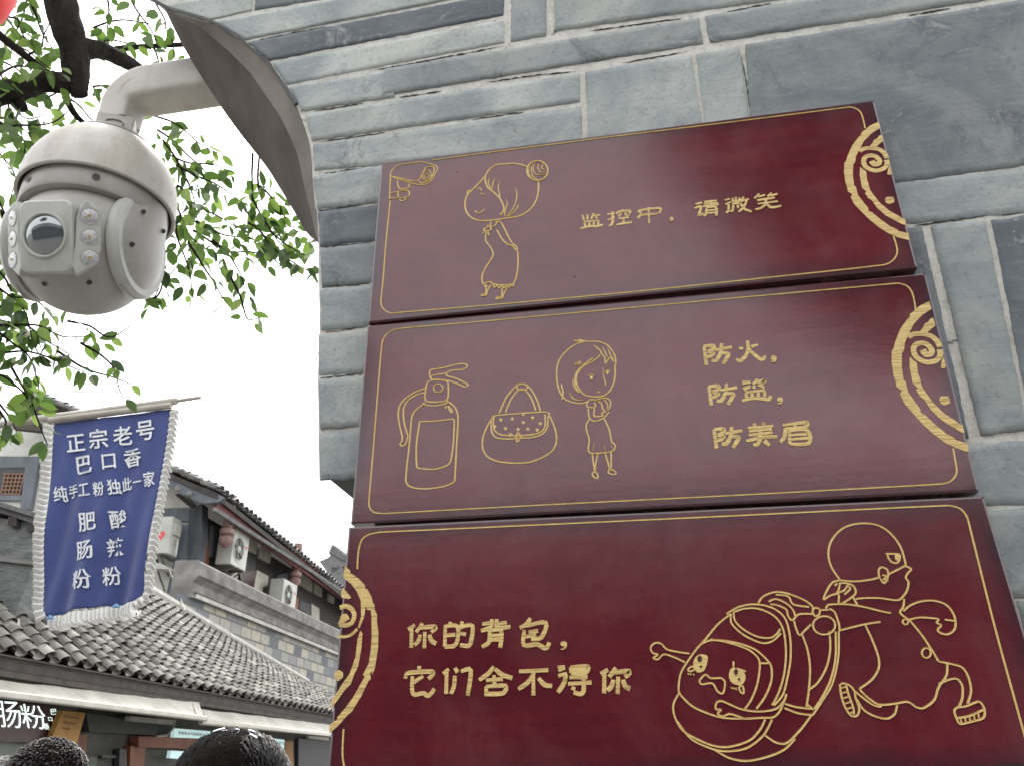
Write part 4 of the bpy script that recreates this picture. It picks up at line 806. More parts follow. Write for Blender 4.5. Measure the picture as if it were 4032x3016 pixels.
br([(-10, 70, 2.5), (40, 110, 2.55), (95, 152, 2.6), (112, 172, 2.62)], [.013, .012, .010, .009], .2, 6)
br([(248, 108, 2.9), (300, 102, 2.95), (360, 99, 3.0), (430, 96, 3.05)], [.013, .011, .010, .009], .2, 6)
br([(140, 208, 2.7), (160, 245, 2.72), (195, 282, 2.75), (230, 330, 2.8)], [.012, .010, .008, .006], .2, 6)
m.build('branches', M['bark'], tree, smooth=True)
leafb = MB(); twb = MB()
def leaf(p, d, up, L, a):
    d = d.normalized(); s_ = d.cross(up); s_ = s_.normalized() if s_.length > 1e-4 else d.orthogonal().normalized(); n_ = s_.cross(d)
    w_ = L * random.uniform(.22, .29); fold = random.uniform(.1, .45); curl = random.uniform(-.1, .35); vs = []
    for t, wd in ((0, .03), (.18, .72), (.42, 1.0), (.68, .78), (.88, .34), (1, .02)):
        c = p + d * (L * t) - n_ * (L * curl * t * t); off = w_ * wd
        vs += [c + s_ * off + n_ * (off * fold), c, c - s_ * off + n_ * (off * fold)]
    leafb.add(vs, [(i * 3 + j, i * 3 + j + 1, i * 3 + j + 4, i * 3 + j + 3) for i in range(5) for j in range(2)], a)
def twig(pts, f0, f1, dens=1.0, L=(.04, .067), spread=.03, bare=0.0, sub=6):
    q = smooth_path(pts, sub); n_ = len(q); P_ = [onD(*ID(c.x, c.y), lerp(f0, f1, i / (n_ - 1))) for i, c in enumerate(q)]
    P_ = [p_ + V((noise.noise(p_ * 9), noise.noise(p_ * 9 + V((5, 0, 0))), noise.noise(p_ * 9 + V((0, 9, 0))))) * .015 for p_ in P_]
    twb.tube(P_, [lerp(.0045, .0016, i / (n_ - 1)) for i in range(n_)], 5)
    length = sum((b - a).length for a, b in zip(P_, P_[1:])); cnt = int(length / .0125 * dens)
    for k in range(cnt):
        t = bare + (1 - bare) * (k + random.random()) / max(cnt, 1); x = min(t, .999) * (n_ - 1); i = int(x); p_ = P_[i].lerp(P_[i + 1], x - i); tg = (P_[i + 1] - P_[i]).normalized()
        rd = V((random.gauss(0, 1), random.gauss(0, 1), random.gauss(-.25, .8))).normalized()
        off = rd * random.uniform(0, spread); st_ = p_ + off
        d = (tg * .6 + rd * 1.0 + V((0, 0, -.35))).normalized(); up = V((random.gauss(0, .7), random.gauss(0, .7), 1))
        leaf(st_, d, up, random.uniform(*L), min(max(random.gauss(.5, .27), 0), 1))
T = twig
# masses behind and right of the camera
for pts in ([(330, 250), (380, 270), (430, 310), (480, 340)], [(340, 280), (400, 330), (450, 380), (470, 430)], [(350, 300), (390, 370), (420, 430), (430, 500)], [(360, 330), (410, 350), (470, 360), (500, 370)],
            [(380, 400), (420, 440), (480, 470), (540, 500)], [(370, 420), (400, 490), (440, 540), (480, 580)], [(370, 450), (390, 520), (410, 590), (420, 640)], [(400, 470), (470, 500), (540, 520), (600, 545)],
            [(420, 500), (480, 540), (520, 590), (530, 640)], [(330, 470), (360, 560), (350, 620), (320, 660)], [(560, 400), (590, 440), (630, 490), (680, 520)], [(540, 420), (560, 470), (600, 520), (640, 560)],
            [(530, 450), (580, 500), (640, 540), (690, 560)], [(540, 480), (590, 530), (640, 575), (680, 590)], [(460, 520), (500, 545), (560, 550), (620, 560)], [(380, 360), (440, 390), (500, 420), (540, 460)]):
    T([(x, y) for x, y in pts], random.uniform(2.5, 2.9), random.uniform(2.7, 3.2), .85, spread=.05)
for pts in ([(410, 520), (440, 580), (470, 620), (490, 660)], [(500, 600), (520, 650), (535, 690), (570, 680)], [(300, 640), (340, 640), (370, 600), (390, 560)]): T(pts, 2.6, 2.8, .42)
for pts in ([(543, 330), (545, 390), (542, 450), (548, 520)], [(560, 420), (558, 340), (560, 335), (560, 330)]): T(pts, 2.7, 2.8, .10)
# upper left crown
for pts in ([(-30, 60), (20, 90), (70, 120), (120, 160)], [(-30, 120), (20, 140), (60, 180), (100, 200)], [(-30, 20), (30, 40), (60, 90), (110, 130)], [(-20, 180), (30, 150), (80, 150), (130, 160)], [(-30, 240), (20, 220), (60, 250), (100, 240)],
            [(-30, 100), (0, 150), (40, 210), (90, 230)], [(-20, 260), (30, 290), (60, 320), (50, 380)], [(-40, 300), (0, 330), (30, 380), (20, 440)], [(20, 280), (60, 270), (110, 260), (150, 240)], [(-30, 160), (10, 200), (30, 260), (70, 300)],
            [(50, 130), (90, 100), (100, 60), (110, 20)], [(60, 220), (110, 210), (140, 190), (200, 180)], [(-30, 400), (0, 440), (20, 500), (10, 560)]):
    T(pts, random.uniform(2.3, 2.8), random.uniform(2.4, 2.9), .62, spread=.05)
for pts in ([(40, -20), (80, 40), (100, 90), (120, 130)], [(60, -20), (50, 30), (30, 80), (20, 130)], [(230, -40), (240, 20), (235, 60), (245, 90)], [(270, -30), (300, 30), (330, 80), (355, 130)], [(330, -20), (350, 40), (370, 90), (375, 130)], [(290, -40), (350, -5), (400, 10), (430, 40)],
            [(200, 60), (260, 40), (310, 50), (360, 60)], [(180, 130), (230, 90), (280, 90), (330, 110)], [(310, 80), (340, 120), (350, 150), (345, 190)], [(200, 190), (240, 190), (260, 210), (250, 240)], [(350, 20), (380, 60), (400, 110), (420, 140)], [(150, 215), (180, 240), (200, 260), (215, 290)]):
    T(pts, random.uniform(2.5, 2.9), random.uniform(2.6, 3.0), .34, spread=.04)
# lower left, hanging over the banner
for pts in ([(-30, 560), (20, 620), (60, 680), (70, 740)], [(-20, 640), (40, 700), (100, 740), (160, 770)], [(-30, 700), (30, 740), (70, 790), (80, 850)], [(-20, 760), (50, 760), (120, 780), (180, 800)], [(0, 700), (80, 700), (140, 730), (210, 720)], [(-30, 800), (20, 820), (60, 860), (75, 900)], [(-30, 600), (30, 640), (80, 650), (120, 700)], [(20, 780), (60, 850), (85, 900), (105, 960)], [(-30, 840), (0, 880), (20, 910), (40, 930)], [(-30, 680), (20, 700), (50, 720), (90, 780)], [(-20, 860), (15, 900), (10, 930), (5, 950)]):
    T(pts, random.uniform(2.3, 2.6), random.uniform(2.4, 2.7), .62, spread=.045)
for pts in ([(150, 690), (200, 700), (240, 730), (290, 700)], [(120, 760), (180, 790), (240, 810), (290, 830)], [(180, 740), (220, 770), (250, 800), (270, 860)], [(0, 450), (10, 520), (15, 580), (30, 640)]): T(pts, 2.5, 2.6, .30)
twb.build('twigs', M['bark'], tree); leafb.build('foliage', M['leaf'], tree, smooth=True, attr='tint', ori=False)

# ------------------------------------------------------------------ red lantern at the corner of the picture
lp = onD(*ID(-50, -34), 2.0)
lan = thing('lantern', 'red silk lantern just showing in the top left corner', 'lantern', lp)
m = MB(); m.lathe([(r, z) for r, z in [(.03, .10), (.05, .095), (.078, .06), (.088, 0), (.078, -.06), (.05, -.095), (.03, -.10)]], lp, n=40); m.build('shade', M['lantern'], lan, smooth=True)
m = MB(); m.lathe([(0, .115), (.034, .115), (.034, .095), (0, .095)], lp, n=20); m.tube([lp + UZ * .11, lp + UZ * .6, V((-2.9, 2.0, 4.95))], .003, 6); m.build('cap_and_cord', M['sign_dark'], lan)
m = MB()
for i in range(14): a_ = 2 * math.pi * i / 14; q_ = lp + V((.02 * math.cos(a_), .02 * math.sin(a_), -.10)); m.tube([q_, q_ + V((.004 * math.cos(a_), .004 * math.sin(a_), -.05))], .002, 4)
m.build('tassel', M['lantern'], lan)

# ------------------------------------------------------------------ ground
g = MB(); g.add([(-400, -400, 0), (400, -400, 0), (400, 400, 0), (-400, 400, 0)], [(0, 1, 2, 3)]); go = g.build('ground', M['paving']); go['kind'] = 'structure'

# ------------------------------------------------------------------ helpers for things along the street
def slabN(mb, f, pts, n, thick): mb.prism([onN(*f(*p), n) for p in pts], NV * -thick)      # on a plane along the street, thickness away from it
def slabA(mb, f, pts, a, thick): mb.prism([onA(*f(*p), a) for p in pts], SV * thick)       # on a plane across the street
AXS = (SV, NV, UZ)
def tiles(mb, e0, e1, t0, t1, ncol, row, r, up=None, sag=.0, jit=1.0):
    """curved clay tiles in overlapping rows from the eave e0-e1 up to t0-t1"""
    for i in range(ncol):
        for kind in (0, 1):
            u = (i + (.5 if kind else 0)) / ncol; b = e0.lerp(e1, u); t = t0.lerp(t1, u); L_ = (t - b).length; nr = max(int(L_ / row), 1)
            ac = (e1 - e0).normalized(); al = (t - b).normalized(); nm = ac.cross(al).normalized()
            if nm.z < 0: nm = -nm
            wj = random.gauss(0, .006) * jit
            for j in range(nr if kind else max(nr, 1)):
                s0 = b + al * (j * row) + ac * (wj + random.gauss(0, .004) * jit) + nm * (random.gauss(0, .004) * jit); s1 = s0 + al * (row * 1.35)
                tint = random.gauss(.25, .13); K = 6
                if kind:     # covering tile, convex
                    a0, a1, rr0, rr1, lift0, lift1 = math.radians(172), math.radians(8), r * 1.05, r * .92, .020, .0
                    pr = [(math.cos(lerp(a0, a1, k / K)), math.sin(lerp(a0, a1, k / K)) * .85) for k in range(K + 1)]
                    vs = [s0 + ac * (rr0 * c) + nm * (rr0 * s_ + lift0) for c, s_ in pr] + [s1 + ac * (rr1 * c) + nm * (rr1 * s_ + lift1) for c, s_ in pr] + [s0 + ac * ((rr0 - .016) * c) + nm * ((rr0 - .016) * s_ + lift0) + al * .012 for c, s_ in pr]
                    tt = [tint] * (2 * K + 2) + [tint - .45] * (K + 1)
                    mb.add(vs, [(k, k + 1, K + 2 + k, K + 1 + k) for k in range(K)] + [(k, 2 * K + 2 + k, 2 * K + 3 + k, k + 1) for k in range(K)], tt)
                else:        # channel tile, concave
                    K = 4; pr = [(math.cos(lerp(math.pi, 2 * math.pi, k / K)), math.sin(lerp(math.pi, 2 * math.pi, k / K)) * .6) for k in range(K + 1)]
                    vs = [s0 + ac * (r * 1.1 * c) + nm * (r * s_ + .025) for c, s_ in pr] + [s1 + ac * (r * c) + nm * (r * s_ + .004) for c, s_ in pr]
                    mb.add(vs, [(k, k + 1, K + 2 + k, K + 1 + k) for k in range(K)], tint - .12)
def txt_mesh(ch, off=.012):
    cu = bpy.data.curves.new('glyph', 'FONT'); cu.body = ch; cu.resolution_u = 3; cu.offset = off
    o = bpy.data.objects.new('glyph', cu); COL.objects.link(o); dg = bpy.context.evaluated_depsgraph_get(); me = bpy.data.meshes.new_from_object(o.evaluated_get(dg))
    v = [tuple(x.co) for x in me.vertices]; f = [tuple(p.vertices) for p in me.polygons]
    bpy.data.objects.remove(o); bpy.data.curves.remove(cu); bpy.data.meshes.remove(me)
    x0, x1 = min(p[0] for p in v), max(p[0] for p in v); y0, y1 = min(p[1] for p in v), max(p[1] for p in v); w = max(x1 - x0, y1 - y0)
    return [((p[0] - (x0 + x1) / 2) / w, (p[1] - (y0 + y1) / 2) / w) for p in v], f

# ------------------------------------------------------------------ the low shop with the tiled roof
NE, NW = -4.2, -4.75                       # eave line, shop front
shop = thing('shop_house', 'low shop with a grey tiled roof under the blue banner', 'house', st(-5.3, 9, 0))
e0, e1 = st(NE, 4.0, 2.335), st(NE, 17.0, 2.335)
t0 = onN(*R2(0, 118), -6.15); t1 = onN(*R2(1640, 1058), -6.15); dA = (t1 - t0) / ((t1 - t0).dot(SV))
t0 = t0 + dA * (4.0 - t0.dot(SV)); t1 = t0 + dA * 13.0
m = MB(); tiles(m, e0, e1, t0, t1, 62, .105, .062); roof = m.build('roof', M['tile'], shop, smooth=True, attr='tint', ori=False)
m = MB(); dz = UZ * -.055; m.add([e0 + dz, e1 + dz, t1 + dz, t0 + dz, e0 + dz * 2, e1 + dz * 2, t1 + dz * 2, t0 + dz * 2], [(0, 1, 2, 3), (4, 7, 6, 5), (0, 4, 5, 1), (1, 5, 6, 2), (2, 6, 7, 3), (3, 7, 4, 0)]); m.build('roof_boarding', M['dark_wood'], roof)
m = MB(); m.tube([t0 + UZ * .07 + dA * 6.0, t0 + UZ * .06 + dA * 8, t0 + UZ * .07 + dA * 10.5, t1 + UZ * .07], .075, 8, jit=.15); m.build('flashing', M['pale_stone'], roof, smooth=True)
m = MB(); m.box(st(NE - .03, 10.5, 2.245), 13.0, .05, .13, AXS); m.box(st(NE - .005, 10.5, 2.312), 13.0, .06, .012, AXS); m.build('fascia', M['fascia'], shop)
m = MB(); m.box(st(NE - .29, 10.5, 2.19), 13.0, .46, .03, AXS); m.build('eave_soffit', M['dark_wood'], shop)
m = MB(); m.box(st(NW - .06, 10.5, 1.09), 13.0, .08, 2.17, AXS); m.build('wall', M['inside'], shop)
m = MB(); slabN(m, R1, [(1112, 1480), (1240, 1480), (1200, 1900), (1090, 1900)], NW + .06, .1); m.build('post', M['orange_wood'], shop)
m = MB(); slabN(m, R1, [(1180, 1400), (1512, 1400), (1700, 1420), (1700, 1520), (1512, 1500), (1180, 1492)], NW + .10, .1); m.build('lintel', M['orange_wood'], shop)
m = MB(); slabN(m, R2, [(1205, 1420), (1280, 1425), (1285, 1800), (1210, 1800)], NW + .06, .08); m.build('post', simple('yellow_timber', (.24, .12, .03), (.34, .18, .05), 7), shop)
m = MB(); slabN(m, R1, [(735, 1200), (1350, 1290), (1330, 1390), (760, 1360)], NW + .08, .1); m.build('interior_shade', M['screw'], shop)  # near-black slab stands in for the shaded shop interior
m = MB(); slabN(m, R1, [(0, 1440), (480, 1440), (470, 1900), (-60, 1900)], NW + .03, .05); m.build('shop_window', simple('dim_green_glass', (.02, .035, .022), (.09, .12, .07), 3, .2, 0), shop)
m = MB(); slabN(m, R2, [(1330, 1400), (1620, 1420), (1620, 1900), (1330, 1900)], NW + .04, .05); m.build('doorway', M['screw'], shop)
m = MB(); slabN(m, R2, [(1420, 1375), (1610, 1390), (1606, 1420), (1425, 1400)], NW + .10, .05); m.build('pale_board', M['awning'], shop)
m = MB(); slabN(m, R1, [(1108, 1228), (1485, 1262), (1470, 1300), (1100, 1268)], NW + .16, .05); m.build('pale_board', M['awning'], shop)
m = MB(); m.tube([onN(*R1(*p), NW + .2) for p in [(1490, 1260), (1470, 1330), (1420, 1390), (1330, 1400)]], .012, 6); m.build('cable', M['awning'], shop)
m = MB(); slabN(m, R1, [(870, 1560), (985, 1562), (982, 1582), (868, 1580)], NW + .06, .04); m.build('shelf', M['screw'], shop)
m = MB(); slabN(m, R1, [(1020, 1500), (1075, 1510), (1090, 1900), (1000, 1900)], NW + .06, .05); m.build('hanging_coat', M['screw'], shop)
m = MB(); slabN(m, R1, [(740, 1572), (825, 1575), (822, 1700), (735, 1700)], NW + .05, .03); m.build('picture', simple('grey_green_panel', (.07, .08, .07), (.11, .12, .11), 5), shop)
m = MB(); slabN(m, R1, [(660, 1380), (745, 1385), (700, 1900), (600, 1900)], NW + .05, .06); m.build('post', M['orange_wood'], shop)
# awnings hanging in front of the eave
def awning(label, tl, tr, br_, bl, f, n0, n1):
    t = thing('awning', label, 'awning', onN(*f(*bl), n1), 'cream awnings over the shop front')
    a, b = onN(*f(*tl), n0), onN(*f(*tr), n0); c, d = onN(*f(*br_), n1), onN(*f(*bl), n1)
    m = MB(); K = 24; vs = []
    for i in range(K + 1):
        u = i / K
        for j in range(5): v = j / 4; p = a.lerp(b, u).lerp(d.lerp(c, u), v) + UZ * (-.02 * math.sin(math.pi * v) + .004 * math.sin(u * 40)); vs.append(p)
    m.add(vs, [(i * 5 + j, i * 5 + j + 1, i * 5 + j + 6, i * 5 + j + 5) for i in range(K) for j in range(4)])
    m.add([p + UZ * -.012 for p in vs], [(i * 5 + j, i * 5 + j + 1, i * 5 + j + 6, i * 5 + j + 5) for i in range(K) for j in range(4)])
    m.build('canvas', M['awning'], t, smooth=True)
    m = MB(); m.tube([d, c], .026, 10); m.box((d + c) / 2 + UZ * .0, (c - d).length, .05, .03, AXS); m.build('front_rail', M['awning_rail'], t, smooth=True)
    m = MB()
    for u in (.04, .96): m.tube([a.lerp(b, u) + UZ * -.02, d.lerp(c, u)], .014, 6)
    m.build('arm', M['awning_rail'], t)
awning('long cream awning over the lit signboard at the left', (-700, 850), (1690, 1100), (1750, 1250), (-700, 955), R1, NE - .02, NE + .22)
awning('shorter cream awning over the menu boards right of the gap', (375, 1128), (1700, 1275), (1700, 1372), (440, 1252), R2, NE - .02, NE + .20)
# lit signboard and smaller boards
def glyphs(mb, f, plane, items, off=.012):
    for ch, cx_, cy_, sx, sy, shx, shy in items:
        v, fc = txt_mesh(ch, off); mb.add([plane(*f(cx_ + x * sx * 1 + -y * shx, cy_ - y * sy + x * shy)) for x, y in v], fc)
sg = thing('signboard', 'dark maroon signboard with glowing white characters at the left', 'sign', onN(*R1(240, 1440), NW + .18))
m = MB(); slabN(m, R1, [(-400, 1040), (498, 1150), (430, 1450), (-400, 1440)], NW + .20, .06); m.build('panel', M['sign_dark'], sg)
m = MB(); pn = lambda x, y: onN(x, y, NW + .206)
glyphs(m, R1, pn, [('肠', 68, 1212, 215, 230, 30, 12), ('粉', 285, 1232, 205, 205, 40, 20), ('巴', 458, 1190, 48, 46, 9, -5), ('口', 428, 1252, 34, 32, 7, 4), ('香', 396, 1314, 44, 50, 9, 3)], -.010); m.build('lettering', M['neon'], sg)
og = thing('signboard', 'ochre wooden notice board hanging beside the glowing signboard', 'sign', onN(*R1(560, 1470), NW + .24))
m = MB(); slabN(m, R1, [(535, 1180), (728, 1200), (650, 1470), (430, 1440)], NW + .26, .05); m.build('panel', M['sign_ochre'], og)
m = MB(); pn2 = lambda x, y: onN(x, y, NW + .266)
for r_ in range(3):
    for k in range(9 - 2 * r_):
        x_, y_ = 548 + k * 15 - r_ * 6, 1222 + r_ * 52 + k * 3
        for q in range(3): dx, dy = random.uniform(-4, 4), random.uniform(-9, 9); m.add([pn2(*R1(x_ + dx - 4, y_ + dy)), pn2(*R1(x_ + dx + 4, y_ + dy + 1)), pn2(*R1(x_ + dx + 4, y_ + dy + 5)), pn2(*R1(x_ + dx - 4, y_ + dy + 4))], [(0, 1, 2, 3)])
m.build('faded_writing', M['ink'], og)
for lab, q, wr in (('upper lit menu board over the orange lintel', [(205, 1308), (530, 1335), (525, 1402), (195, 1390)], True), ('lower lit menu board under the orange lintel', [(172, 1510), (330, 1520), (320, 1590), (160, 1578)], False), ('lit menu board right of the dark haired head', [(1060, 1395), (1202, 1412), (1195, 1540), (1060, 1525)], True)):
    mb_ = thing('menu_board', lab, 'menu board', onN(*R2(*q[3]), NW + .16), 'lit menu boards in the shop front')
    m = MB(); slabN(m, R2, q, NW + .19, .04); m.build('panel', M['screen'], mb_)
    if wr:
        m = MB(); pw = lambda x, y: onN(x, y, NW + .196); x0_, y0_ = q[0][0] + 45, q[0][1] + 42
        for k, ch in enumerate('肥肠蛋4元' * 2 if q[0][0] < 900 else '肥肠4元'):
            if x0_ + k * 27 < q[1][0] - 15: glyphs(m, R2, pw, [(ch, x0_ + k * 27, y0_ + k * 2.2, 24, 30, 0, 2)])
        m.build('lettering', M['ink'], mb_)
# roof panel: a pale sheet leaning on the tiles
rp = thing('roof_panel', 'pale metal sheet lying on the tiles under the banner', 'sheet', onN(*R1(1040, 500), -5.0))
m = MB(); m.prism([onN(*R1(900, 330), -5.15), onN(*R1(1200, 325), -5.15), onN(*R1(1163, 550), -4.95), onN(*R1(1040, 512), -4.95), onN(*R1(930, 420), -5.05)], NV * -.03); rps = m.build('sheet', M['pale_stone'], rp)
m = MB(); m.tube([onN(*R1(968, 492), -4.93), onN(*R1(1045, 520), -4.93)], .012, 6); m.build('edge_strip', M['awning'], rp)

# ------------------------------------------------------------------ grey fire wall at the left, standing through the roof
nr_ = (e1 - e0).cross(t0 - e0).normalized(); dr_ = ray(*R4(80, 1560)); hitp = EYE + dr_ * ((e0 + (t0 - e0) * .0 - EYE).dot(nr_) / dr_.dot(nr_)); AF = hitp.dot(SV) + .05
fw = thing('fire_wall', 'dark grey brick fire wall with tile coping at the left edge', 'wall', onA(*R4(60, 1500), AF))
m = MB(); slabA(m, R4, [(-260, 850), (250, 930), (228, 1150), (185, 1300), (80, 1560), (-260, 1560)], AF, .34); fb = m.build('brickwork', simple('old_dark_brick', (.09, .095, .095), (.22, .225, .22), 6, .9, .6, .02, (1, 1, 3)), fw)
m = MB(); slabA(m, R4, [(-280, 740), (20, 800), (255, 885), (258, 940), (20, 860), (-280, 800)], AF - .05, .44); m.build('coping', M['stone_dark'], fw)
m = MB(); c0, c1 = onA(*R4(-280, 715), AF - .09), onA(*R4(262, 880), AF - .09)
for k in range(34): p_ = c0.lerp(c1, k / 33); m.tube([p_, p_ + SV * .55], .020, 6)
m.build('coping_tiles', M['tile_far'], fw, smooth=True)
m = MB(); slabA(m, R4, [(-260, 1120), (226, 1172), (222, 1196), (-260, 1142)], AF - .025, .39); m.build('string_course', M['stone'], fw)
for x_, y_ in ((78, 905), (200, 945)): m = MB(); slabA(m, R4, [(x_ - 25, y_ - 25), (x_ + 28, y_ - 18), (x_ + 26, y_ + 40), (x_ - 26, y_ + 32)], AF - .06, .3); m.build('beam_end', M['dark_wood'], fw)
m = MB(); slabA(m, R1, [(-120, 380), (105, 385), (130, 490), (0, 470), (-120, 440)], AF - .06, .1); m.build('lime_flashing', M['pale_stone'], fw)
# ------------------------------------------------------------------ white house beyond it
wh = thing('white_house', 'white walled house with a lattice window at the left behind the leaves', 'house', onA(*R4(60, 1400), 10.5))
m = MB(); slabA(m, R4, [(-300, 290), (360, 290), (360, 1500), (-300, 1500)], 10.5, .3); whw = m.build('wall', M['white_wall'], wh)
m = MB(); slabA(m, R4, [(-300, 488), (262, 490), (262, 560), (-300, 570)], 10.45, .05); slabA(m, R4, [(172, 500), (255, 500), (195, 832), (130, 832)], 10.42, .08); slabA(m, R4, [(-300, 735), (150, 742), (140, 775), (-300, 772)], 10.44, .05); m.build('timber_frame', M['blue_grey'], wh)
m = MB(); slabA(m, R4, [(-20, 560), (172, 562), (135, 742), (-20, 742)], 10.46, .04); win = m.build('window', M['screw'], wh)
m = MB()
for k in range(6): x_ = 22 + k * 25; m.tube([onA(*R4(x_ + 14, 600), 10.44), onA(*R4(x_ - 14 - k * 1, 738), 10.44)], .012, 4)
for k in range(6): y_ = 604 + k * 26; m.tube([onA(*R4(24 - k * 1.5, y_), 10.44), onA(*R4(158 - k * 5, y_ + 2), 10.44)], .012, 4)
m.build('lattice', simple('brown_lattice', (.16, .085, .05), (.24, .13, .08), 9), win)
v0, v1 = onA(*R4(150, 50), 10.0), onA(*R4(560, 225), 10.0)
m = MB(); tiles(m, v1, v1 + SV * 1.8, v0, v0 + SV * 1.8, 8, .12, .07)
rf = m.build('roof', M['tile_far'], wh, smooth=True, attr='tint', ori=False)
m = MB(); m.prism([v0 + UZ * -.03, v1 + UZ * -.03, v1 + UZ * -.30, v0 + UZ * -.62], SV * .10); m.prism([v0 + UZ * -.04, v1 + UZ * -.04, v1 + UZ * -.12, v0 + UZ * -.12], SV * 1.8); m.build('verge_board', M['fascia'], rf)

# ------------------------------------------------------------------ tan block wall with a moulded cornice behind the tiled roof
NS_ = -6.2
bw = thing('block_wall', 'tan and grey stone block wall with moulded cornice behind the tiled roof', 'wall', st(NS_, 15, 0))
a0 = onN(*R3(372, 1490), NS_).dot(SV); zcb = 3.90
m = MB(); m.box(st(NS_ - .15, (a0 + 26) / 2, zcb / 2), 26 - a0, .3, zcb, AXS); m.build('blockwork', M['blocks'], bw)
cor = [(0, 3.90), (.06, 3.90), (.06, 3.965), (.10, 3.975), (.02, 4.00), (.02, 4.13), (.09, 4.20), (.13, 4.22), (.13, 4.40), (.05, 4.455), (-.30, 4.455), (-.30, 3.90)]
m = MB(); m.prism([st(NS_ + n_, a0 + .32, z_) for n_, z_ in cor], SV * (25.7 - a0)); m.build('cornice', M['stone'], bw)
m = MB(); m.box(st(NS_ + .06, (a0 + 26.4) / 2, 3.935), 25.6 - a0, .05, .06, AXS); m.build('cornice_bead', M['pale_stone'], bw)

# ------------------------------------------------------------------ upper house: dark timbers, pale panels, tiled eave
NU = -7.2; AG = 13.55
uh = thing('timber_house', 'timber framed house with pale panels and a long tiled eave', 'house', st(-8.5, 17, 0))
m = MB(); zt_ = 5.75
m.prism([st(NU, AG + .1, 0), st(NU, 27, 0), st(NU, 27, zt_), st(NU, AG + .1, zt_)], NV * -.2); m.build('wall', M['dark_wood'], uh)
gp = [onA(*R3(*p), AG) for p in [(-600, 600), (180, 310), (430, 420), (560, 560), (600, 600), (330, 1700), (-600, 1700)]]
m = MB(); m.prism(gp, SV * .12); m.build('gable_wall', M['white_wall'], uh)
m = MB(); slabA(m, R3, [(-600, 575), (135, 590), (545, 578), (560, 722), (135, 725), (-600, 720)], AG - .06, .05); m.build('gable_beam', M['blue_grey'], uh)
m = MB(); slabA(m, R3, [(345, 445), (380, 432), (560, 560), (500, 575)], AG - .07, .05); m.build('gable_brace', M['dark_wood'], uh)
m = MB(); slabA(m, R3, [(395, 760), (492, 755), (470, 1120), (330, 1560), (235, 1560), (330, 1160)], AG - .05, .05); m.build('post', M['blue_grey'], uh)
m = MB(); slabA(m, R3, [(492, 600), (630, 540), (625, 900), (575, 1200), (430, 1420), (330, 1640), (350, 1500), (470, 1120)], AG - .08, .24); m.build('corner_post', simple('dark_grey_timber', (.035, .038, .044), (.075, .08, .09), 6, .8, .2, .006, (1, 1, .4)), uh)  # post in a darker grey timber
for q in ([(955, 770), (1215, 925), (1200, 1072), (1050, 1000)], [(1245, 945), (1360, 1040), (1345, 1168), (1228, 1105)], [(1210, 1238), (1330, 1300), (1318, 1400), (1270, 1420), (1255, 1545), (1168, 1475)], [(1660, 1240), (1792, 1342), (1785, 1470), (1640, 1375)], [(1815, 1362), (1892, 1422), (1886, 1522), (1808, 1478)], [(1782, 1590), (1862, 1642), (1862, 1760), (1782, 1720)], [(1960, 1480), (2020, 1520), (2018, 1590), (1955, 1560)], [(1000, 1240), (1010, 1250), (1000, 1330), (925, 1310)]):
    m = MB(); slabN(m, R3, q, NU + .05, .05); m.build('plaster_panel', M['cream_panel'], uh)
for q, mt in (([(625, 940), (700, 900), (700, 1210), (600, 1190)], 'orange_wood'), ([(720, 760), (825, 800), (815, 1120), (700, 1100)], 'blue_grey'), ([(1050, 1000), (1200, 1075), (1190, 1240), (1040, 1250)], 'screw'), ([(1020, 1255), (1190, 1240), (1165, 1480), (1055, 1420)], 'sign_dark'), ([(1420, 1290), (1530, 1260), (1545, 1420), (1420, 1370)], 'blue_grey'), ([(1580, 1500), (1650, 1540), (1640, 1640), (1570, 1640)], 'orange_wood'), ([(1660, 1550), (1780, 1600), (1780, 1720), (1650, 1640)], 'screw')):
    m = MB(); slabN(m, R3, q, NU + .03, .04); m.build('window', M[mt], uh)
ea0 = onN(*R3(955, 505), -6.6); ea1 = onN(*R3(2095, 1432), -6.6); de = (ea1 - ea0) / ((ea1 - ea0).dot(SV)); ea0 = ea0 + de * (12.95 - ea0.dot(SV)); ea1 = ea0 + de * 12
vt = onA(*R3(252, 165), 12.95); ea0g = onA(*R3(905, 440), 12.95)
run = vt - ea0g; top0 = ea0 + run * 1.5; top1 = ea1 + run * 1.5
m = MB(); tiles(m, ea0, ea1, top0, top1, 56, .14, .085); rf2 = m.build('roof', M['tile_far'], uh, smooth=True, attr='tint', ori=False)
m = MB(); dz = UZ * -.09
m.add([ea0 + dz, ea1 + dz, top1 + dz, top0 + dz, ea0 + dz * 2, ea1 + dz * 2, top1 + dz * 2, top0 + dz * 2], [(0, 1, 2, 3), (4, 7, 6, 5), (0, 4, 5, 1), (1, 5, 6, 2), (2, 6, 7, 3), (3, 7, 4, 0)]); m.build('roof_boarding', M['dark_wood'], rf2)
m = MB(); m.box((ea0 + ea1) / 2 + UZ * -.09 + NV * -.02, 12, .05, .07, AXS); m.build('gutter', M['stone_dark'], uh)
m = MB(); slabN(m, R3, [(790, 545), (880, 560), (1000, 640), (2200, 1490), (2200, 1610), (940, 735), (850, 650), (760, 600)], -6.66, .05); m.build('red_fascia', M['red_wood'], uh)
m = MB(); bl = [(180, 200), (430, 290), (700, 385), (870, 475), (800, 520), (650, 535), (560, 505), (440, 440), (340, 380), (180, 300)]; m.prism([onA(*R3(*p), 12.98) for p in [(-500, -60), (252, 190)] + bl[1:] + [(-500, 200)]], SV * .07); m.build('bargeboard', M['blue_grey'], uh)
m = MB()
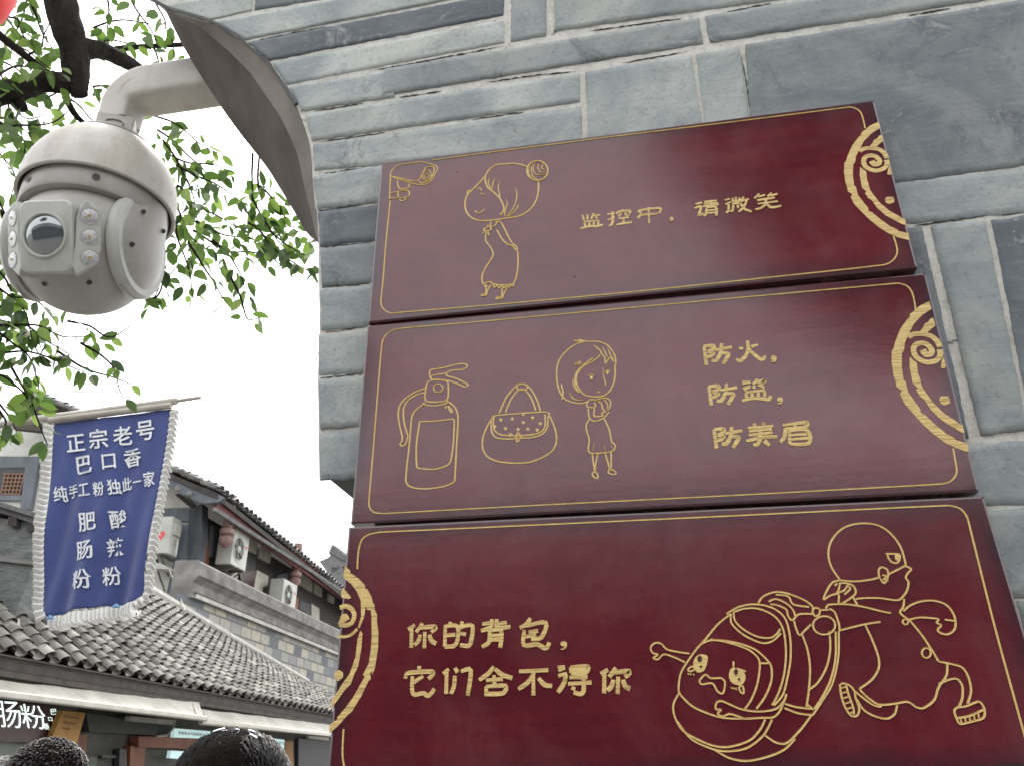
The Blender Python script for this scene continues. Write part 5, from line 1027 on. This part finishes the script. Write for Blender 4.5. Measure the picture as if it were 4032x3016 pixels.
for cx_, cy_ in ((372, 375), (500, 425)): m.tube([onA(*R3(cx_ + (28 - 2.2 * i) * math.cos(i * .7), cy_ + (20 - 1.5 * i) * math.sin(i * .7)), 12.965) for i in range(12)], .022, 5)
m.build('carved_scroll', M['stone'], uh)
for x_, y_, s_ in ((885, 880, 1.0), (1605, 1320, .8)):
    c_ = onN(*R3(x_, y_), -6.75); m = MB(); m.lathe([(0, -.22), (.05, -.2), (.12, -.12), (.13, -.04), (.08, 0), (.13, .04), (.13, .12), (.07, .15), (.09, .2), (.09, .75), (0, .75)], c_, n=16); m.build('hanging_post', simple('carved_pink_wood', (.16, .09, .08), (.27, .17, .15), 12), uh, smooth=True)

# ------------------------------------------------------------------ air conditioners
def ac(label, c, ax, w_=.80, h_=.58, d_=.30, fan=True, logo=False):
    X_, Y_, Z_ = ax; t = thing('air_conditioner', label, 'air conditioner', c - Z_ * (h_ / 2), 'air conditioner units on the timber house')
    m = MB(); m.box(c, w_, d_, h_, ax); m.build('casing', M['ac_white'], t, bevel=.015)
    f_ = c - Y_ * (d_ / 2)
    if fan:
        fc = f_ - X_ * (w_ * .12); m = MB(); m.lathe([(.235, 0), (.235, -.012), (.215, -.012), (.205, -.004)], fc, (X_, Z_, Y_), n=36); m.build('fan_rim', M['ac_white'], t, smooth=True)
        m = MB(); m.lathe([(0, -.003), (.206, -.003)], fc, (X_, Z_, Y_), n=36); g_ = m.build('fan_opening', M['ac_dark'], t)
        m = MB()
        for k in range(5): a_ = 2 * math.pi * k / 5; q0 = fc - Y_ * .005 + (X_ * math.cos(a_) + Z_ * math.sin(a_)) * .06; q1 = fc - Y_ * .005 + (X_ * math.cos(a_ + .5) + Z_ * math.sin(a_ + .5)) * .19; m.tube([q0, q1], [.012, .03], 5)
        m.build('fan_blades', M['ac_dark'], g_)
        m = MB(); m.lathe([(0, -.025), (.05, -.02), (.065, -.006)], fc, (X_, Z_, Y_), n=20); m.build('fan_hub', M['ac_white'], g_, smooth=True)
        m = MB(); m.box(f_ + X_ * (w_ * .36) + Z_ * .1 - Y_ * .003, .07, .004, .05, ax); m.build('red_mark', M['red_print'], t)
    if logo:
        hp = [(0, -.09), (.03, -.07), (.08, -.01), (.10, .04), (.08, .075), (.045, .08), (.01, .05), (-.03, .07), (-.07, .05), (-.08, .01), (-.05, -.04)]
        m = MB(); m.prism([f_ - Y_ * .002 + X_ * (x_ + .12) + Z_ * (z_ - .02) for x_, z_ in hp], Y_ * -.003); m.build('red_mark', M['red_print'], t)
    m = MB(); s_ = c + X_ * (w_ / 2)
    for zz in (-.12, -.05): m.tube([s_ + Z_ * zz, s_ + Z_ * zz + X_ * .06, s_ + Z_ * (zz - .2) + X_ * .07], .016, 6)
    m.box(s_ + X_ * .02 + Z_ * .12, .04, d_ * .6, .2, ax); m.build('valve_cover', M['ac_white'], t)
    m = MB()
    for u in (-.3, .3): m.box(c + X_ * (u * w_) - Z_ * (h_ / 2 + .02) + Y_ * .05, .04, d_ * 1.5, .035, ax); m.tube([c + X_ * (u * w_) - Z_ * (h_ / 2 + .03) - Y_ * (d_ * .4), c + X_ * (u * w_) - Z_ * (h_ / 2 + .3) + Y_ * (d_ * .7)], .015, 5)
    m.build('wall_bracket', M['ac_dark'], t)
    return t
fs_ = (SV, -NV, UZ)                                      # faces the street
def acN(label, x_, y_, n_, **k): ac(label, onN(*R3(x_, y_), n_), fs_, **k)
acN('white air conditioner with round fan beside the dark corner post', 952, 1030, -6.90, w_=.66, h_=.66)
acN('white air conditioner sitting just above the stone cornice', 1478, 1510, -6.82, w_=.78, h_=.58)
ac('white air conditioner with a red mark on the gable behind the banner', onA(*R3(165, 895), AG - .35), (NV, SV, UZ), w_=.62, h_=.64, d_=.34, fan=False, logo=True)
# things on the gable: small canopy shelf and cables
shf = thing('shelf', 'small grey canopy under the air conditioner with the red mark', 'canopy', onA(*R3(180, 1200), AG - .2))
m = MB(); q = [onA(*R3(*p), AG - .5) for p in [(85, 1165), (190, 1162), (285, 1230), (95, 1215)]]; m.prism(q, SV * .45); m.build('top', M['ac_white'], shf); m = MB(); m.tube([onA(*R3(160, 1230), AG - .1), onA(*R3(165, 1200), AG - .3)], .02, 6); m.build('stay', M['ac_dark'], shf)
cb1 = MB(); cb1.tube([onA(*R3(*p), AG - .12) for p in [(155, 1060), (160, 1230), (190, 1330), (225, 1420), (255, 1560), (270, 1640)]], .018, 6); tag(cb1.build('cable', M['ac_dark']), 'dark cable running down the white gable wall', 'cable')
cb2 = MB(); cb2.tube([onA(*R3(*p), a_) for p, a_ in (((285, 1230), 13.0), ((350, 1400), 12.2), ((400, 1530), 11.6), ((450, 1660), 11.0))], .010, 6); tag(cb2.build('cable', M['awning']), 'thin white cable slanting down to the tiled roof', 'cable')
# ------------------------------------------------------------------ distant house with an upturned roof
dh = thing('distant_house', 'far house with an upturned grey roof corner at the street end', 'house', st(-5.5, 34, 0))
P_ = lambda x, y: onA(*R3(x, y), 30)
m = MB(); m.prism([P_(1860, 1145), P_(1950, 1105), P_(2000, 1060), P_(2120, 1120), P_(2500, 1200), P_(2500, 1330), P_(2130, 1190), P_(1960, 1290), P_(1900, 1200)], SV * 6); m.build('lower_roof', M['tile_far'], dh)
m = MB(); m.prism([P_(1960, 1070), P_(1990, 975), P_(2010, 968), P_(2130, 1070), P_(2500, 1150), P_(2500, 1240), P_(2120, 1130), P_(2000, 1065)], SV * 4 + UZ * .2); m.build('upper_roof', M['blue_grey'], dh)
m = MB(); m.prism([P_(1990, 1200), P_(2500, 1250), P_(2500, 2400), P_(1990, 2400)], SV * 5); m.build('wall', M['stone_dark'], dh)
m = MB()
for k in range(8): a_, b_ = P_(2010 + k * 22, 975 + k * 20), P_(1975 + k * 22, 1060 + k * 12); m.tube([a_, b_], .07, 5)
m.build('roof_ribs', M['tile_far'], dh)

# ------------------------------------------------------------------ the blue banner
ban = thing('banner', 'blue cloth shop banner with white characters and a pleated white frill', 'banner', onA(*R4(600, 1500), 3.6))
AB = 3.6
def wave(p):                                             # gentle vertical folds
    n_, z_ = p.dot(NV), p.z; d = max(0, min(1, (3.3 - z_) / .9))
    return SV * (d * (.020 * math.sin(n_ * 21 + z_ * 2.2) + .012 * math.sin(n_ * 47 - z_ * 3)))
def edgeL(t): return smooth_eval([(357, 272), (338, 520), (318, 760), (290, 1080), (268, 1400), (300, 1530)], t)
def smooth_eval(p, t):
    ys = [q[1] for q in p]; y = lerp(ys[0], ys[-1], t); return (float(np.interp(y, ys, [q[0] for q in p])), y)
GX, GY = 40, 60; vs = []
for j in range(GY + 1):
    v = j / GY
    for i in range(GX + 1):
        u = i / GX
        L_ = np.interp(v, [0, .2, .4, .65, .9, .97, 1], [357, 338, 318, 290, 266, 270, 296]); R_ = np.interp(v, [0, .2, .4, .65, .85, .93, .97, 1], [1115, 1086, 1045, 990, 955, 952, 935, 880])
        yt = lerp(278, 182, u); yb = 1532 - 92 * u - 30 * math.sin(math.pi * u) * .3
        x = lerp(L_, R_, u); y = lerp(yt, yb, v); p_ = onA(*R4(x, y), AB); vs.append(p_ + wave(p_))
m = MB(); m.add(vs, [(j * (GX + 1) + i, j * (GX + 1) + i + 1, (j + 1) * (GX + 1) + i + 1, (j + 1) * (GX + 1) + i) for j in range(GY) for i in range(GX)])
cl = m.build('cloth', M['cloth'], ban, smooth=True); sm = cl.modifiers.new('thickness', 'SOLIDIFY'); sm.thickness = .003; sm.offset = 1 
m = MB()
def pb(x, y): p_ = onA(x, y, AB); return p_ + wave(p_) - SV * .009
for ch, cx_, cy_, s_ in (('正', 498, 405, 118), ('宗', 648, 380, 124), ('老', 803, 358, 122), ('号', 952, 326, 124), ('巴', 555, 548, 112), ('口', 716, 526, 92), ('香', 868, 500, 118), ('纯', 396, 736, 98), ('手', 478, 716, 84), ('工', 557, 712, 92), ('粉', 652, 706, 92), ('独', 748, 690, 96), ('此', 826, 670, 88), ('一', 900, 658, 74), ('家', 981, 642, 96), ('肥', 581, 920, 122), ('肠', 564, 1106, 122), ('粉', 546, 1296, 124), ('酸', 772, 896, 116), ('辣', 751, 1080, 116), ('粉', 724, 1268, 120)):
    glyphs(m, R4, pb, [(ch, cx_, cy_, s_ * (.80 if 635 < cy_ < 740 else 1), s_ * 1.03, s_ * .09, -s_ * .12)])
m.build('lettering', M['letter'], cl)
# pleated frill down both sides and along the bottom
def frill(path, width, sgn, cnt):
    q = smooth_path(path, 8); n_ = len(q); L_ = [0]
    for a, b in zip(q, q[1:]): L_.append(L_[-1] + (b - a).length)
    m = MB(); vs = []; N_ = cnt * 6
    for k in range(N_ + 1):
        s_ = L_[-1] * k / N_; i = min(max(int(np.searchsorted(L_, s_)) - 1, 0), n_ - 2); c = q[i].lerp(q[i + 1], (s_ - L_[i]) / max(L_[i + 1] - L_[i], 1e-6)); t_ = (q[i + 1] - q[i]).normalized(); nn = V((-t_.y, t_.x)) * sgn
        ph = 2 * math.pi * k / 6; am = 1 + .22 * noise.noise(V((k * .11, sgn, 3)))
        w_ = width * am * (1 + .22 * math.sin(ph + 1.0)); o = c + nn * w_ + t_ * (12 * math.sin(ph))
        a_ = onA(*R4(c.x, c.y), AB); b_ = onA(*R4(o.x, o.y), AB); md = a_.lerp(b_, .55); fold = SV * (.020 * math.sin(ph)); wa = wave(a_)
        vs += [a_ + wa + SV * (-.003 + .004 * math.sin(ph)), md + wa + fold * .8, b_ + wa + fold]
    m.add(vs, [(k * 3 + j, k * 3 + j + 1, k * 3 + j + 4, k * 3 + j + 3) for k in range(N_) for j in range(2)])
    o = m.build('frill', M['frill'], cl, smooth=False); s2 = o.modifiers.new('thickness', 'SOLIDIFY'); s2.thickness = .002
frill([(358, 275), (340, 520), (320, 760), (292, 1080), (270, 1400), (272, 1480), (300, 1530)], 62, 1, 34)
frill([(1113, 182), (1085, 450), (1045, 720), (990, 1080), (956, 1330), (950, 1380), (925, 1420), (885, 1445)], 40, -1, 34)
frill([(302, 1532), (450, 1516), (600, 1490), (750, 1462), (885, 1442)], 76, 1, 22)
m = MB(); pa, pbb = onA(*R4(-900, 395), AB), onA(*R4(1310, 106), AB); pm = onA(*R4(1150, 130), AB)
m.tube([pa, onA(*R4(340, 238), AB), pm], .020, 10); m.tube([pm, pbb], .010, 8); m.build('pole', M['pole'], ban, smooth=True)
m = MB(); m.tube([onA(*R4(330, 262), AB) - SV * .012, onA(*R4(1125, 165), AB) - SV * .012], .017, 10); m.build('sleeve', M['pole'], ban, smooth=True)
for x_, y_ in ((325, 1545), (755, 1470)): m = MB(); c_ = onA(*R4(x_, y_), AB - .02); m.tube([c_ - NV * .018, c_ + UZ * .006, c_ + NV * .018], [.004, .011, .004], 6); m.build('blue_tie', simple('pale_blue_ribbon', (.16, .30, .52), (.22, .38, .60), 20), cl)

# ------------------------------------------------------------------ people in front of the shop, seen from behind
def person(label, x, y, top, head_r, hair, shirt, face_dir, long_hair=False, seed=1):
    rnd = random.Random(seed); z0 = 0; H = top; t = thing('person', label, 'person', (x, y, 0)); f = V((math.cos(face_dir), math.sin(face_dir), 0)); s = V((-f.y, f.x, 0))
    k = H / 1.66; P = {}
    nodes = [('pel', 0, 0, .90, .145), ('wst', 0, 0, 1.05, .125), ('chs', 0, .01, 1.24, .155), ('shd', 0, 0, 1.36, .10), ('nk', 0, .015, 1.45, .055), ('hd0', 0, .03, 1.515, .075), ('hd1', 0, .02, 1.58, .088), ('hd2', 0, .0, 1.615, .06)]
    edges = [(i, i + 1) for i in range(7)]
    for sg in (1, -1):
        b = len(nodes); nodes += [('s', .17 * sg, 0, 1.34, .06), ('e', .22 * sg, -.02, 1.08, .045), ('w', .23 * sg, .05, .86, .032), ('h', .23 * sg, .07, .78, .028)]
        edges += [(3, b), (b, b + 1), (b + 1, b + 2), (b + 2, b + 3)]
        b = len(nodes); nodes += [('hp', .09 * sg, 0, .84, .10), ('kn', .10 * sg, .02, .47, .062), ('an', .10 * sg, -.01, .10, .042), ('ft', .10 * sg, .12, .04, .035)]
        edges += [(0, b), (b, b + 1), (b + 1, b + 2), (b + 2, b + 3)]
    me = bpy.data.meshes.new('body'); base = V((x, y, 0))
    me.from_pydata([s * (n[1] * k) + f * (n[2] * k) + UZ * (n[3] * k) for n in nodes], edges, []); o = bpy.data.objects.new('body', me); COL.objects.link(o)
    sk = o.modifiers.new('skin', 'SKIN'); sk.use_smooth_shade = True
    for i, n in enumerate(nodes): me.skin_vertices[0].data[i].radius = (n[4] * k * (head_r if i > 4 and i < 8 else 1),) * 2
    me.skin_vertices[0].data[0].use_root = True
    su = o.modifiers.new('sub', 'SUBSURF'); su.levels = 2; su.render_levels = 2
    dg = bpy.context.evaluated_depsgraph_get(); m2 = bpy.data.meshes.new_from_object(o.evaluated_get(dg)); bpy.data.objects.remove(o)
    for mm_ in (M['skin'], shirt, M['trousers']): m2.materials.append(mm_)
    for p_ in m2.polygons: z_ = p_.center.z / k; p_.material_index = 0 if z_ > 1.41 or z_ < .08 or (z_ < .9 and abs(p_.center.dot(s)) > .19 * k) else (1 if z_ > .92 else 2)
    bo = bpy.data.objects.new('body', m2); COL.objects.link(bo); bo.parent = t
    hc = base + UZ * (1.572 * k) + f * (.012 * k); r_ = .090 * k * head_r; m = MB(); ax = (s, f, UZ)
    rings = 16; seg = 32; vs = []
    for i in range(rings + 1):                          # scalp: an uneven shell over crown, sides and nape
        th_ = math.radians(2 + 112 * i / rings)
        for j in range(seg):
            a_ = 2 * math.pi * j / seg; d = s * (math.sin(th_) * math.cos(a_)) + f * (math.sin(th_) * math.sin(a_) * 1.12) + UZ * math.cos(th_) * 1.02
            cut = 1.0 if (math.sin(a_) < .45 or th_ < 1.0) else .90
            vs.append(hc + d * (r_ * cut * (1.02 + .03 * noise.noise(d * 4 + V((seed, 0, 0))))))
    m.add(vs, [(i * seg + j, i * seg + (j + 1) % seg, (i + 1) * seg + (j + 1) % seg, (i + 1) * seg + j) for i in range(rings) for j in range(seg)])
    m.cur = 1
    cnt = 3200 if not long_hair else 4200
    for q in range(cnt):
        th_ = math.acos(1 - rnd.random() * 1.25); a_ = rnd.random() * 2 * math.pi
        if math.sin(a_) > .45 and th_ > 1.1: continue
        d = (s * (math.sin(th_) * math.cos(a_)) + f * (math.sin(th_) * math.sin(a_) * 1.12) + UZ * math.cos(th_)).normalized(); p0 = hc + V((d.dot(s), 0, 0)) * 0 + d * r_ * 1.0
        if long_hair:                                  # strands swept back and down from a parting
            side = 1 if d.dot(s) > 0 else -1; pts = [p0]; dd = d; swirl = rnd.gauss(0, .38)
            for w_ in range(6):
                fl = (s * (side * .75 + swirl) - f * (.45 + .2 * rnd.random()) - UZ * .15); fl = fl - dd * fl.dot(dd); fl = fl.normalized() * (r_ * .34)
                p_ = pts[-1] + fl; rel = p_ - hc
                if rel.z > -.2 * r_: rel = rel.normalized() * (r_ * (1.03 + .07 * rnd.random() ** 2))
                else: fl = V((rel.x, rel.y, 0)).normalized() * .002 - UZ * (r_ * .34); rel = (pts[-1] + fl) - hc
                p_ = hc + rel; dd = rel.normalized(); pts.append(p_)
            m.tube(pts, [.0008, .0010, .0010, .0010, .0009, .0008, .0004], 3, False)
        else:
            ln = r_ * rnd.uniform(.10, .22); tg = d.orthogonal().normalized() * rnd.uniform(-1, 1) - f * .6 - UZ * .2; e_ = p0 + d * (ln * .55) + tg.normalized() * (ln * .8)
            m.tube([p0, p0.lerp(e_, .6) + d * (ln * .12), e_], [.0022, .0018, .0004], 3, False)
    hb = m.build('hair', [M['scalp'] if hair is not M['hair_white'] else hair, hair], t, smooth=True, ori=False)
    for sg in (1, -1):
        c_ = hc + s * (sg * r_ * .97) - UZ * (r_ * .25); m = MB(); m.lathe([(0, -.006), (.022, -.008), (.03, 0), (.022, .006), (0, .002)], c_, (f, UZ, s * sg), n=14); m.build('ear', M['skin'], t, smooth=True)
    return t, hc, r_, s, f
def at_head(px_, top_y, dist): d = ray(px_, top_y); hl = math.hypot(d.x, d.y); p_ = EYE + d * (dist / hl); return p_
pm_ = at_head(206, 2925, 2.75); person('person with short greying hair seen from behind at lower left', pm_.x, pm_.y, pm_.z, 1.08, M['hair_grey'], M['shirt_a'], math.radians(110), seed=3)
pw_ = at_head(925, 2915, 1.75); tw, hc, r_, s_, f_ = person('person with dark parted hair and a silver hair clip near the boards', pw_.x, pw_.y, pw_.z, 1.16, M['hair_black'], M['shirt_b'], math.radians(100), True, seed=5)
m = MB(); rnd = random.Random(4)
for a0_, l_, w_ in ((-17, .012, .009), (-12, .016, .011), (-7, .010, .008), (6, .009, .008), (19, .014, .010), (24, .016, .012), (29, .011, .009)):
    a_ = math.radians(a0_ + rnd.uniform(-1, 1)); d = (s_ * -math.sin(a_) + UZ * math.cos(a_) - f_ * (.34 + rnd.uniform(-.1, .12))).normalized(); c_ = hc + d * (r_ * 1.085); tg = (s_ * -math.cos(a_) - UZ * (math.sin(a_) + rnd.uniform(-.5, .5))).normalized(); tg = (tg - d * tg.dot(d)).normalized()
    m.box(c_, l_, w_ * .5, .004, (tg, d.cross(tg).normalized(), d))
m.build('hair_clip', M['clip'], tw, bevel=.002)
pg_ = at_head(30, 2985, 3.2); person('person with pale grey hair at the lower left corner', pg_.x, pg_.y, pg_.z, 1.0, M['hair_white'], M['shirt_b'], math.radians(120), seed=9)

# ------------------------------------------------------------------ house and tree added unseen behind the viewer: they darken what the lacquer mirrors
oh = thing('mirrored_house', 'unseen low house added behind the viewer for the lacquer to mirror', 'house', (0, -6, 0))
m = MB(); m.box((0, -6.2, 1.45), 16, 1.6, 2.9); m.build('wall', M['dark_wood'], oh)
m = MB(); m.prism([V((-8.3, -4.9, 2.95)), V((-8.3, -6.4, 4.2)), V((-8.3, -8, 2.95)), V((-8.3, -8, 2.85)), V((-8.3, -4.9, 2.85))], (16.6, 0, 0)); m.build('roof', M['stone_dark'], oh)
m = MB()
for k in range(-5, 6): m.box((k * 1.5, -5.36, 1.3), .16, .08, 2.6)
m.build('posts', M['dark_wood'], oh)
ot = thing('tree', 'unseen bushy tree added behind the viewer to darken the mirrored sky', 'tree', (3.2, -4.3, 0))
m = MB(); m.tube([V((3.2, -4.3, -.05)), V((3.1, -4.3, 2)), V((2.6, -4.2, 4)), V((1.9, -4.1, 5.4)), V((1.4, -4, 6.4))], [.2, .17, .13, .09, .04], 10, jit=.3); m.build('trunk', M['bark'], ot, smooth=True)
leafb = MB(); rnd2 = random.getstate(); random.seed(21)
for c_, r_, n_ in (((1.75, -4.0, 6.05), (1.0, .8, 1.15), 3400), ((1.3, -4.1, 6.9), (.85, .7, .6), 1500), ((2.0, -4.0, 5.0), (.55, .5, .5), 900), ((2.9, -4.2, 6.6), (1.2, .9, 1.2), 1800), ((1.1, -4.2, 7.2), (1.0, .8, .7), 900), ((-3.6, -4.4, 5.2), (1.0, .8, .9), 1100)):  # crown masses placed to darken the boards' reflections
    for i in range(n_):
        d = V((random.gauss(0, 1), random.gauss(0, 1), random.gauss(0, 1))).normalized() * random.random() ** .4
        leaf(V(c_) + V((d.x * r_[0], d.y * r_[1], d.z * r_[2])), V((random.gauss(0, 1), random.gauss(0, 1), random.gauss(-.4, .7))), V((random.gauss(0, .6), random.gauss(0, .6), 1)), random.uniform(.15, .25), min(max(random.gauss(.4, .25), 0), 1))
leafb.build('crown', M['leaf_dark'], ot, smooth=True, attr='tint', ori=False)
